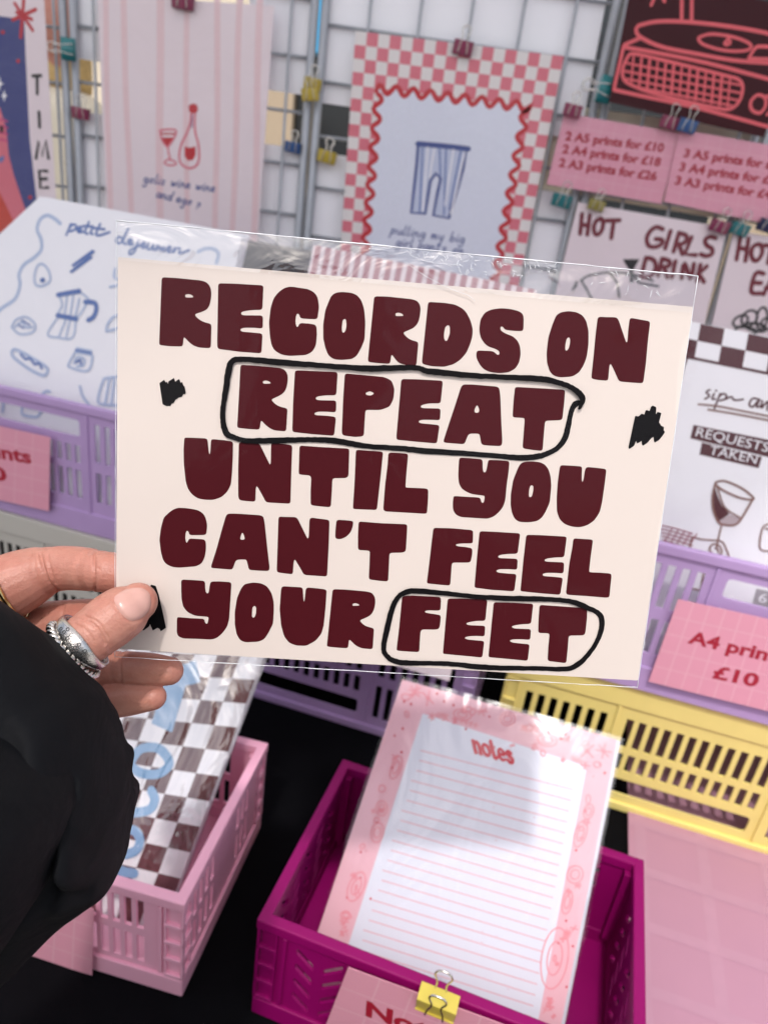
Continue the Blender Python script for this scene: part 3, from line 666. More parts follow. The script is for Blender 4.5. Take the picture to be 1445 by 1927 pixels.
FM = crate_face(MGO, MGR, .006)
def art_not(mb, pl, u):
    grid_lines(mb, u, 7, 5, PINKLN, .0012)
    text_on(mb, "Notepads", pl.uv((688,1911)), pl.uv((975,2016)), .0155, .0002, REDTX, .04)
sheet("price_sign", "pink gridded Notepads sign hung by a yellow clip on the magenta crate", "sign", FM, [(655,1822),(1110,1990),(1040,2160),(590,1990)], PINKS, art_not, film=.001, grow=.003)
FK = crate_face(PKO, PKR, .003)
sheet("price_sign", "plain pink gridded card hung on the front of the baby pink crate, under the sleeve", "sign", FK, [(-60,1640),(176,1712),(173,1838),(-80,1752)], PINKS, lambda mb, pl, u: grid_lines(mb, u, 7, 4, PINKLN, .0012), film=.001, grow=.003)

# -- breakfast print in the left lilac crate
PTP = lean_plane(on_z((110,747), .303), -.235, R_(17))
def art_petit(mb, pl, u):
    q = lambda L: [Z(OP, p) for p in L]; z = .0002
    for p in q([[(300,185),(270,160),(235,145),(200,165),(185,215),(205,265),(205,315),(170,355),(120,390),(95,440),(100,490),(75,560),(0,615),(-60,700)],[(985,325),(1020,310),(1060,312),(1085,335),(1075,380)]]): S(mb, pl, p, 7, PALEB, z)
    word = [[(330,242),(352,188)],[(345,208),(362,190),(380,198),(372,215),(348,224)],[(385,222),(404,212),(398,200),(386,212),(390,228),(412,226)],[(442,178),(422,226),(436,236)],[(412,198),(462,200)],[(458,212),(450,232),(462,238)],[(498,188),(478,236),(495,244),(545,228)],[(468,208),(520,214)],
      [(612,262),(590,252),(578,270),(590,284),(608,270),(640,205),(612,272),(626,288)],[(638,282),(655,274),(650,262),(636,274),(644,290),(662,288)],[(688,272),(668,325),(645,338),(648,318),(700,292)],[(702,298),(722,288),(716,278),(702,290),(710,306),(730,300)],[(738,285),(732,310),(748,312),(764,290),(760,316),(772,312)],[(782,294),(776,318),(795,298),(798,320),(815,302),(816,324)],[(832,318),(850,308),(842,298),(830,312),(838,328),(858,322)],[(868,306),(862,330),(878,308),(896,312),(890,334),(940,318)]]
    for i, p in enumerate(q(word)): S(mb, pl, p, 4.6, BLUEI, z+i*.00002, k=4)
    it = 0
    def B(L, w, m=PALEB):
        nonlocal it
        for p in q(L): it += 1; S(mb, pl, p, w, m, z+.0003+it*.00002)
    B([[(205,385),(185,400),(172,450),(180,490),(215,495),(250,470),(245,425),(225,395),(205,385)]], 4.5); F(mb, pl, Z(OP, [(200,465),(215,452),(228,465),(218,480),(205,478)]), BLUEI, z+.001)
    for k in range(14): 
        x, y = 360+k*7.5, 410-k*5.5+(-14 if k % 2 else 12); F(mb, pl, Z(OP, [(x-13,y+3),(x,y-11),(x+13,y-3),(x,y+11)]), BLUEI, z+.0003+k*.00001, r=.0005)
    B([[(350,425),(470,325)]], 3, BLUEI)
    # moka pot
    B([[(292,535),(385,525),(440,560),(430,585),(378,655),(290,645),(310,590),(292,535)],[(290,650),(238,735),(290,752),(362,752),(378,660)],[(330,660),(295,745)],[(350,662),(330,748)],[(335,545),(322,640)],[(365,545),(350,645)],[(395,560),(375,650)]], 4)
    B([[(288,642),(380,660)],[(290,540),(345,530),(395,522)],[(425,575),(470,580),(480,610),(465,650),(440,665)]], 9, BLUEI); F(mb, pl, Z(OP, [(375,520),(392,508),(408,520),(395,535)]), BLUEI, z+.0012)
    B([[(60,700),(80,665),(130,650),(175,685),(165,725),(100,735),(60,700)],[(75,700),(110,675),(130,700),(165,700)]], 4)
    B([[(95,690),(120,705)],[(110,665),(150,690)]], 3, BLUEI)
    B([[(62,820),(90,815),(220,890),(238,920),(215,940),(150,910),(70,850),(62,820)]], 6); B([[(105,835),(130,860),(150,855),(175,885),(195,880),(210,905)]], 4.5, BLUEI)
    B([[(375,825),(450,838),(460,860),(435,918),(350,900),(345,880),(375,825)],[(385,805),(455,820)],[(370,880),(385,850),(420,860),(415,890),(385,895)]], 4.5); B([[(378,815),(455,830)],[(380,875),(400,865),(405,885)]], 4.5, BLUEI)
    B([[(530,720),(535,690),(560,655),(590,640)],[(530,720),(560,715),(600,700)],[(550,500),(600,490)],[(575,410),(570,450),(600,470)]], 5)
    B([[(520,955),(500,1010),(490,1070),(520,1085),(600,1090)],[(545,960),(525,1080)],[(570,960),(555,1085)],[(520,955),(600,945)],[(400,995),(415,1045),(445,1085)],[(215,1030),(235,1018),(250,1022)],[(0,1060),(20,1075),(15,1120)],[(120,1080),(112,1130),(160,1145),(195,1140),(205,1095),(150,1085)],[(140,1100),(180,1105)]], 5)
sheet("art_print", "white print of blue breakfast doodles headed petit dejeuner, left", "art print", PTP, [(75,369),(456,441),(386,790),(-230,655)], WHITEP, art_petit, film=.002, zmin=MH+.006)
for k in range(3):
    pl = PTP.shifted(-.004-.006*k); q = [(79+k*3,372-k),(461+k*4,444-k),(392,792),(-225,657)]
    sheet("art_print", ("white print directly behind the breakfast doodle print", "second white print behind the breakfast doodles, its edge just showing", "rearmost white print of the breakfast stack in the left lilac crate")[k], "art print", pl, q, WHITEP, None, group="breakfast prints stacked in the lilac crate", zmin=MH+.006)
# -- wine glass print in the right lilac crate
SIP = lean_plane(on_z((1340,1060), .288), -.2, R_(13))
def art_sip(mb, pl, u):
    z = .0002; q = lambda p: Z(OS, p)
    x0, y0 = 305, 130; ex, ey = Vector((147, 30)), Vector((-19, 104))
    W = lambda i, j: (x0 + ex.x*i + ey.x*j, y0 + ex.y*i + ey.y*j)
    for j in range(2):
        for i in range(0, 6):
            if (i+j) % 2: F(mb, pl, q([W(i,j), W(i+1,j), W(i+1,j+1), W(i,j+1)]), MAROON, z)
    S(mb, pl, q([W(-.2,2.05), W(3,2.05), W(6,2.05)]), 5, MAROON, z+.0002, k=1)
    S(mb, pl, q([(385,345),(345,440),(265,800),(205,1100),(170,1560)]), 4, MAROON, z+.0003)
    st = [[(508,566),(486,582),(506,604),(478,622)],[(534,590),(522,622),(541,622)],[(545,570),(548,573)],[(572,590),(536,682)],[(566,606),(590,590),(610,602),(600,624),(570,632)],[(604,624),(640,610),(660,630),(712,625)],[(800,622),(770,620),(750,655),(770,672),(800,640),(815,625),(795,672),(830,660)],[(830,635),(825,678),(850,650),(866,640),(860,690)],[(895,650),(880,670),(905,680),(925,600),(905,690)]]
    for i, p in enumerate(st): S(mb, pl, q(p), 3.6, MAROON, z+i*.00003)
    for i, p in enumerate(([(437,655),(560,668),(700,695),(900,735)],[(497,688),(650,712),(900,760)])): S(mb, pl, q(p), 3.4, BROWN, z+.0004+i*.0001)
    F(mb, pl, q([(408,782),(900,880),(885,985),(388,865)]), MAROON, z+.0001); F(mb, pl, q([(460,890),(828,980),(808,1048),(445,965)]), MAROON, z+.00015)
    def tx(t, a, b, cap):
        a, b = q([a])[0], q([b])[0]; d = (pl.hit(a)-CAM).dot(fwd); text_on(mb, t, pl.uv(a), pl.uv(b), cap*d/FPX/3.268, z+.0004, WHITEP, .0)
    tx("REQUESTS", (418,850), (862,950), 58); tx("TAKEN", (500,962), (790,1022), 58)
    F(mb, pl, q([(540,1165),(530,1220),(530,1290),(560,1378),(630,1330),(580,1275),(552,1210)]), MAROON, z+.0002, r=.001); F(mb, pl, q([(560,1378),(630,1335),(700,1358),(655,1400),(590,1392)]), ink("wine_shade", (.45,.36,.38)), z+.0002)
    for i, p in enumerate(([(545,1135),(600,1128),(700,1170),(770,1225),(765,1242),(690,1230),(590,1185),(545,1150),(545,1135)],[(540,1150),(525,1220),(528,1300),(560,1380),(600,1398),(660,1398),(700,1360),(770,1240)],[(580,1398),(560,1480),(548,1540)],[(555,1170),(600,1290),(690,1350)],[(400,1470),(450,1485),(500,1490),(580,1500),(610,1550),(625,1600),(610,1635),(530,1610),(430,1580),(385,1550),(400,1470)],[(508,1535),(530,1515),(570,1530),(580,1570),(545,1580),(510,1560),(508,1535)],[(540,1540),(555,1545),(560,1565)],[(870,1390),(830,1420),(815,1540),(880,1560)],[(850,1420),(900,1425)])):
        S(mb, pl, q(p), 3.0 if i > 1 else 4.0, BROWN, z+.0005+i*.00004)
    for i in range(6): S(mb, pl, q([(205+i*4,1400+i*22),(300,1420+i*24),(400,1452+i*24)]), 2.6, ink("check_line", (.34,.12,.16)), z+.0003+i*.00002, k=2)
    for i in range(5): S(mb, pl, q([(230+i*38,1500+i*6),(275+i*38,1420+i*8)]), 2.2, ink("check_line", (.34,.12,.16)), z+.0006+i*.00002, k=1)
    for i, p in enumerate(([(395,1790),(440,1800),(500,1830)],[(470,1690),(450,1800)])): S(mb, pl, q(p), 3, BROWN, z+.0003+i*.0001)
    F(mb, pl, q([(795,1790),(900,1812),(885,1905),(770,1880)]), GREYI, z+.0002); F(mb, pl, q([(715,1870),(900,1910),(890,1960),(705,1915)]), GREYI, z+.00025)
    tx("6", (802,1868), (850,1880), 60)
sheet("art_print", "white print with a maroon checked top, a wine glass and REQUESTS TAKEN", "art print", SIP, [(1297,604),(1640,672),(1560,1210),(1208,1130)], WHITEP, art_sip, film=.002, zmin=MH+.006)
# -- striped print standing behind the held print
STP = lean_plane(on_y((590,460), .75), -.235, R_(20))
def art_str(mb, pl, u):
    for i in range(21):
        s = (i+.25)/21; a, b = quad_uv(u, s, 0), quad_uv(u, s, .115); c, d = quad_uv(u, s+.026, .115), quad_uv(u, s+.026, 0); mb.poly([a, b, c, d], [], .0002, ink('faded_stripe', (.44, .20, .235)))
    for t in (.135,.15,.18): a, b = quad_uv(u, 0, t), quad_uv(u, 1, t); mb.stroke([a,b], .004, .0003, ink('faded_stripe', (.44, .20, .235)), k=1)
u_ = STP.uv((1010,545)); bz = (STP.O.z-MH-.002)/STP.Y.z
p3 = [STP.O, STP.hit((1010,545))]; 
def sheet_uv(name, label, cat, pl, u, *a, **k):
    class PP: pass
    pp = pl; old = pl.uvs; pl.uvs = lambda q: q; o = sheet(name, label, cat, pl, u, *a, **k); pl.uvs = old; return o
sheet_uv("art_print", "print topped with a pink and white striped awning, standing behind the held print", "art print", STP, [(0,0),(u_[0],u_[1]),(u_[0]+.004,-bz),(.004,-bz)], BLUSH, art_str, thick=.004, film=.001)

# -- brown checked prints in the pink crate
LOC = lean_plane(on_z((300,1690), .025), -.15, R_(38))
LBLUE = ink("light_blue_paint", (.20, .38, .62)); CKBR = ink("check_brown", (.10, .022, .025))
def art_loco(mb, pl, u):
    nx, ny = 8, 13
    for j in range(ny):
        for i in range(nx):
            if (i+j) % 2 == 0: mb.poly([quad_uv(u,i/nx,(j+1)/ny), quad_uv(u,(i+1)/nx,(j+1)/ny), quad_uv(u,(i+1)/nx,j/ny), quad_uv(u,i/nx,j/ny)], [], .0001, CKBR)
    q = lambda p: Z(OL, p); z = .0004; w = 17
    S(mb, pl, q([(580,770),(620,722),(690,718),(735,760),(738,800),(690,832),(620,828),(575,795)]), w, LBLUE, z, closed=True)
    S(mb, pl, q([(665,905),(680,945),(660,985),(610,1000),(540,1000),(470,985)]), w, LBLUE, z+.0003)
    S(mb, pl, q([(480,1090),(530,1075),(590,1080),(615,1120),(600,1165),(555,1185)]), w, LBLUE, z+.0005); S(mb, pl, q([(500,1240),(545,1260),(590,1268)]), w, LBLUE, z+.0007)
    F(mb, pl, q([(735,380),(860,330),(880,430),(815,445),(755,650),(665,610)]), LBLUE, z, r=.001)
    F(mb, pl, q([(470,600),(500,610),(485,660),(460,640)]), LBLUE, z, r=.001)
loq = [(186,1150),(528,1150),(322,1701),(-16,1655)]
sheet("art_print", "front brown and white checked print with pale blue lettering", "art print", LOC, loq, WHITEP, art_loco, film=.003, grow=.006, film_mat=clear_film("wrinkled_film", gloss=2.2, add=.01, rough=.12, bump=.8, scale=13, stretch=(1.6, .8, 1)), group="checked prints in the pink crate", zmin=.006)
for k in range(4):
    sheet("art_print", ("checked print one behind the blue lettered front print", "checked print two behind the blue lettered front print", "checked print three behind the blue lettered front print", "rearmost checked print in the baby pink crate")[k], "art print", LOC.shifted(-.0022-.0022*k), [(187+k,1151),(531+k*1.5,1151),(325+k,1701),(-14,1656)], WHITEP, None, film=.001, grow=.004, group="checked prints in the pink crate", zmin=.006)

# -- notepads in the magenta crate
PD = lean_plane(on_z((605,1766), .034), MGR, R_(38))
PADW = mat("notepad_white", (.70, .71, .81), .45, var=.015, scale=30); PADP = mat("notepad_pink", (.76, .43, .50), .5, var=.02)
LINEP = ink("rule_line", (.72, .42, .48)); DOOD = ink("doodle_pink", (.76, .27, .32)); NOTER = ink("notes_red", (.58, .035, .06))
def art_pad(mb, pl, u):
    q = lambda p: Z(ON, p); z = .0002
    F(mb, pl, q([(470,200),(1215,440),(985,1640),(120,1290)]), PADW, z-.0001)
    a0, a1, b0, b1 = (445,420),(1150,590),(165,1290),(1000,1600)
    L0, L1 = (470,360),(1140,545)
    for i in range(22):
        t = i/21; a = lerp((462,368),(160,1318),t); b = lerp((1150,545),(960,1575),t); a = (a[0]+(10 if i % 3 else 0), a[1]); S(mb, pl, q([a, b]), 2.1, LINEP, z, k=1)
    def tick(pts, w=5.5): S(mb, pl, q(pts), w, NOTER, z+.0004+len(mb.v)*1e-8)
    # the word notes in a fat soft serif
    o = Vector((705,375)); e = Vector((42.5,12.5)); v = Vector((-7,-28)); G = lambda x, y: tuple(o + e*x + v*y)
    def g(L, w, zz=0): S(mb, pl, q([G(*p) for p in L]), w, NOTER, z+.0004+zz)
    g([(.15,0),(.15,1.9)], 6.5); g([(.02,.02),(.33,.02)], 3, .0001); g([(.02,1.85),(.2,1.9)], 3, .0001); g([(.2,1.3),(.45,1.85),(.68,1.5),(.68,0)], 6, .0002); g([(.55,.02),(.85,.02)], 3, .0001)
    S(mb, pl, q([G(1.4+.34*math.cos(t), .95+.88*math.sin(t)) for t in [2*math.pi*k/14 for k in range(14)]]), 6, NOTER, z+.0004, closed=True, k=3)
    g([(2.15,2.7),(2.15,.4),(2.3,.02),(2.5,.3)], 6.5, .0001); g([(1.92,1.85),(2.45,1.85)], 3.2, .0003)
    g([(2.8,1.0),(3.35,1.0),(3.25,1.65),(3.0,1.85),(2.78,1.4),(2.76,.6),(3.0,.05),(3.35,.3)], 5, .0001)
    g([(4.15,1.6),(3.9,1.88),(3.68,1.5),(3.9,1.05),(4.15,.7),(4.05,.1),(3.8,.02),(3.62,.35)], 6, .0001)
    rg = random.Random(4)
    def star(x, y, r, m=DOOD, n=8):
        for k in range(n//2):
            a = math.pi*k*2/n + rg.random(); S(mb, pl, q([(x-r*math.cos(a),y-r*math.sin(a)),(x+r*math.cos(a),y+r*math.sin(a))]), 2.5, m, z+.0002+k*.00002, k=1)
        F(mb, pl, q([(x+r*.3*math.cos(t), y+r*.3*math.sin(t)) for t in [2*math.pi*k/8 for k in range(8)]]), m, z+.0004)
    def dot(x, y, r=6): F(mb, pl, q([(x-r,y),(x,y-r*1.3),(x+r,y),(x,y+r*1.3)]), NOTER, z+.0002)
    def sprig(x, y, a, s=40):
        c, d = math.cos(a), math.sin(a); S(mb, pl, q([(x,y),(x+c*s,y+d*s)]), 1.5, DOOD, z+.0002, k=1)
        for k in range(1, 5):
            px, py = x+c*s*k/5, y+d*s*k/5
            for sg in (-1, 1): F(mb, pl, q([(px,py),(px+c*8-d*sg*5,py+d*8+c*sg*5),(px+c*15-d*sg*13,py+d*15+c*sg*13),(px+c*4-d*sg*10,py+d*4+c*sg*10)]), DOOD, z+.0002+.00002*(k+5*(sg > 0)))
    def oval(x, y, rx, ry, a, n=2):
        for k in range(n):
            f = 1-.45*k; S(mb, pl, q([(x+f*(rx*math.cos(t)*math.cos(a)-ry*math.sin(t)*math.sin(a)), y+f*(rx*math.cos(t)*math.sin(a)+ry*math.sin(t)*math.cos(a))) for t in [2*math.pi*i/14 for i in range(14)]]), 2.3, DOOD, z+.0002+k*.00004, closed=True, k=3)
    star(435,100,30); star(740,190,22); star(970,265,22); star(1290,370,34); star(1215,370,40, n=4); star(495,130,34, n=4); star(1155,1175,16, n=4)
    for x, y in ((418,158),(610,162),(662,172),(535,110),(1040,285),(1095,315),(1275,430),(1295,470),(380,268),(190,828),(375,375),(1205,640),(1165,820),(1150,1255),(1120,1140),(235,1040),(1122,1440),(1085,1240)): dot(x, y)
    oval(650,205,40,24,.2); oval(855,225,34,30,0); oval(1035,320,44,28,.2); oval(1185,745,26,62,.3); oval(1160,930,36,40,.4); oval(1125,1055,22,55,.2); oval(1068,1310,60,140,.15,3); oval(285,630,26,34,0); oval(265,740,28,44,.2); oval(350,445,22,54,.35); oval(170,985,34,70,.4,3); oval(1222,645,22,34,.3)
    sprig(620,225,.3,110); sprig(130,1210,-1.9,90); sprig(1015,1560,-1.0,80); sprig(520,205,.1,60); sprig(1140,395,.5,60)
    for i in range(64):
        s = rg.random(); side = rg.randrange(4)
        e0, e1 = (((395,70),(1310,345)), ((1300,360),(1060,1660)), ((385,110),(60,1240)), ((400,150),(1290,440)))[side]; x, y = lerp(e0, e1, s); x += rg.uniform(-22, 22)+(30 if side == 2 else -30 if side == 1 else 0); y += rg.uniform(4, 40) if side in (0, 3) else 0
        kk = rg.random()
        if kk < .35: dot(x, y, 3+3*rg.random())
        elif kk < .7: star(x, y, 9+9*rg.random(), n=rg.choice((4,6,8)))
        else: oval(x, y, 8+8*rg.random(), 12+9*rg.random(), rg.random()*3, 1)
    for i in range(9): 
        t = rg.random(); s = rg.random(); p = lerp(lerp((470,470),(1130,620),s), lerp((200,1240),(930,1480),s), t); dot(p[0], p[1], 2)
pad_q = [(757,1279),(1161,1392),(1040,2010),(556,1880)]
def pad(label, pl, q, art, film):
    o = sheet("notepad", label, "notepad", pl, q, PADP if art else PADW, art, thick=.006, film=film, grow=.004, film_mat=FILML, group="notepads in the magenta crate", zmin=.008); return o
pad("front notepad with pink doodled border, ruled lines and the word notes, in a shiny sleeve", PD, pad_q, art_pad, .0045)
for k in range(2):
    pad(("notepad straight behind the front one in the magenta crate", "rear notepad leaning at the back of the magenta crate")[k], PD.shifted(-.012-.011*k), [(p[0]+3*k+3, p[1]+3+k) for p in pad_q], None, .001)

# ------------------------------------------------------------------ binder clips
CLIPC = {"teal": (.015,.17,.18), "berry": (.24,.03,.085), "yellow": (.50,.38,.05), "blue": (.025,.09,.25), "olive": (.30,.26,.06), "lemon": (.62,.50,.08), "navy": (.012,.02,.07)}
NICKEL = mat("nickel_wire", (.66,.64,.60), .22, metal=1)
def clip(label, px, y, w, color, handle='up', tilt=0, pl=None, front=None):
    M = (pl.mat() @ Matrix.Translation(pl.uv(px)+(0.002,))) if pl else (Matrix.Translation(on_y(px, y)) @ Matrix((Vector((1,0,0)), Vector((0,0,1)), Vector((0,-1,0)))).transposed().to_4x4())
    M = M @ Matrix.Rotation(R_(tilt), 4, 'Z'); root = empty("binder_clip", M); tag(root, label, "binder clip", "coloured binder clips")
    m = mat("clip_"+color, CLIPC[color], .33, var=.05, coat=.3); b = MB(); h = w*.62; t = w*.26; N = 10
    # folded sheet: flat spine on top, two faces pinching together at the jaws, jaws rolled
    prof = [(t*.9, h*.5), (t*.72, h*.1), (t*.30, -h*.36), (t*.22, -h*.44), (t*.32, -h*.5), (t*.44, -h*.45)]
    for sg in (1, -1):
        P = [(sg*d, y_) for d, y_ in prof]
        vs = [(x, y_, d) for d, y_ in P for x in (-w/2, w/2)] + [(x, y_, d-sg*w*.025) for d, y_ in P for x in (-w/2, w/2)]
        n = len(P); fs = [(2*i,2*i+1,2*i+3,2*i+2) for i in range(n-1)] + [(2*n+2*i,2*n+2*i+2,2*n+2*i+3,2*n+2*i+1) for i in range(n-1)]
        fs += [(2*i,2*i+2,2*n+2*i+2,2*n+2*i) for i in range(n-1)] + [(2*i+1,2*n+2*i+1,2*n+2*i+3,2*i+3) for i in range(n-1)]
        b.add(vs, fs, m, True)
    b.box(-w/2, w/2, h*.5-w*.02, h*.5+w*.012, -t*.92, t*.92, m)
    b.build("clip_body", root)
    om = [(-.20,-.42),(-.17,-.05),(-.11,.25),(-.12,.42),(-.19,.62),(-.13,.78),(0,.82),(.13,.78),(.19,.62),(.12,.42),(.11,.25),(.17,-.05),(.20,-.42)]
    for sg in (1, -1):
        hb_ = MB(); up = handle == 'up' or (handle == 'down' and sg < 0)
        pts = [(x*w*1.15, (-h*.42 + (yy+.42)*w*1.0) if up else (-h*.46 + (yy+.42)*w*.8), sg*(t*.42+ (w*.03 if sg > 0 else .02*w) + (max(0, yy+.42)*t*.55 if yy < .3 else t*.40))) for x, yy in om]
        hb_.tube(crom(pts, 4), w*.026, NICKEL, 6); hb_.build("handle", root)
    return root
Wc = .0228
for a in (("teal clip on the left grid post beside the TIME poster", (130,92), WALL-.006, Wc*1.15, "teal", 'up', 90),
  ("berry clip low on the grid between the TIME and wine bottle posters", (152,213), WALL+.005, Wc, "berry", 'up', -4),
  ("berry clip holding the top of the wine bottle poster", (344,2), WALL-.010, Wc*1.2, "berry", 'up', -2),
  ("upper yellow clip on the grid post right of the wine bottle poster", (588,158), WALL-.004, Wc, "yellow", 'up', -5),
  ("lower yellow clip on the grid post, just under another yellow clip", (584,178), WALL-.006, Wc, "yellow", 'up', 8),
  ("blue clip under the gap in the grid, right of the wine bottle poster", (551,277), WALL+.006, Wc*.95, "blue", 'up', -6),
  ("yellow clip low beside the left edge of the checked poster", (615,295), WALL+.006, Wc*1.1, "yellow", 'up', -8),
  ("berry clip at the top centre of the red checked poster", (871,90), WALL-.010, Wc*1.1, "berry", 'up', -5),
  ("teal clip gripping the left edge of the record player poster", (1139,168), WALL-.012, Wc*1.35, "teal", 'up', 83),
  ("berry clip on the top left corner of the 2 print price sign", (1077,208), WALL-.020, Wc*1.0, "berry", 'up', -6),
  ("berry clip between the two price signs, beside the blue clip", (1259,231), WALL-.020, Wc*1.0, "berry", 'up', -7),
  ("bright blue clip on the top left corner of the 3 print price sign", (1292,237), WALL-.022, Wc*1.05, "blue", 'up', -7),
  ("teal clip under the lower left corner of the 2 print price sign", (1056,378), WALL-.006, Wc*1.15, "teal", 'up', -8),
  ("olive clip on the top left of the HOT GIRLS DRINK poster", (1122,386), WALL-.014, Wc*.95, "olive", 'up', -8),
  ("berry clip on the top right corner of the HOT GIRLS DRINK poster", (1353,426), WALL-.014, Wc*1.1, "berry", 'up', -9),
  ("teal clip on the top left corner of the rightmost HOT poster", (1391,431), WALL-.014, Wc*1.1, "teal", 'up', -9),
  ("navy clip at the right edge of the photo above the rightmost HOT poster", (1442,425), WALL-.014, Wc*1.1, "navy", 'up', -9)):
    clip(*a)
clip("large yellow clip with its wire handles up on the rim of the magenta crate", (823,1888), 0, .026, "lemon", 'down', 0, FM)
# grey box at the back of the left lilac crate
DGREY = mat("dark_grey_card", (.10, .10, .105), .6)
p_ = on_y((440,455), .99); mb = MB(); mb.box(0, .10, 0, .05, -.33, .0, DGREY); o_ = mb.build("storage_box", None, Matrix.Translation(p_) @ Matrix.Rotation(RZ, 4, 'Z')); tag(o_, "dark grey box standing behind the breakfast prints, seen through the sleeve", "box")
# ------------------------------------------------------------------ the held print
INK = mat("maroon_ink", "#460e16", .5, var=.05, scale=400, bump=.03, bscale=900, spec=.12)
BLACKINK = mat("black_marker_ink", "#121012", .55, var=.15, scale=500, spec=.08)
CREAM = mat("cream_card", (.70, .612, .556), .42, var=.012, scale=35, bump=.02, bscale=700)
HP = Plane((-0.1064, 0.2698, 0.5470), (0.2093, 0.0149, 0.0093), (0.0089, -0.0349, -0.1436))
HP = Plane(HP.O, HP.X, -Vector((0.0089, -0.0349, -0.1436)))
PX = 0.000203          # metres per photo pixel at the print
hp = empty("art_print", HP.mat())
tag(hp, "cream print held in the hand, RECORDS ON REPEAT lettered in maroon", "art print")
A = (290,510,4.516); B = (590,530,4.516); C3 = (880,560,4.014); D4 = (410,660,4.516); E5 = (720,680,3.705); F6 = (330,815,4.516)
G7 = (640,840,5.558); H8 = (850,850,4.817); I9 = (290,945,4.516); J10 = (600,960,4.817); K11 = (880,980,5.161); L12 = (320,1080,3.6125)
M13 = (700,1090,3.211); N14 = (200,400,2.580); O15 = (200,820,2.580)
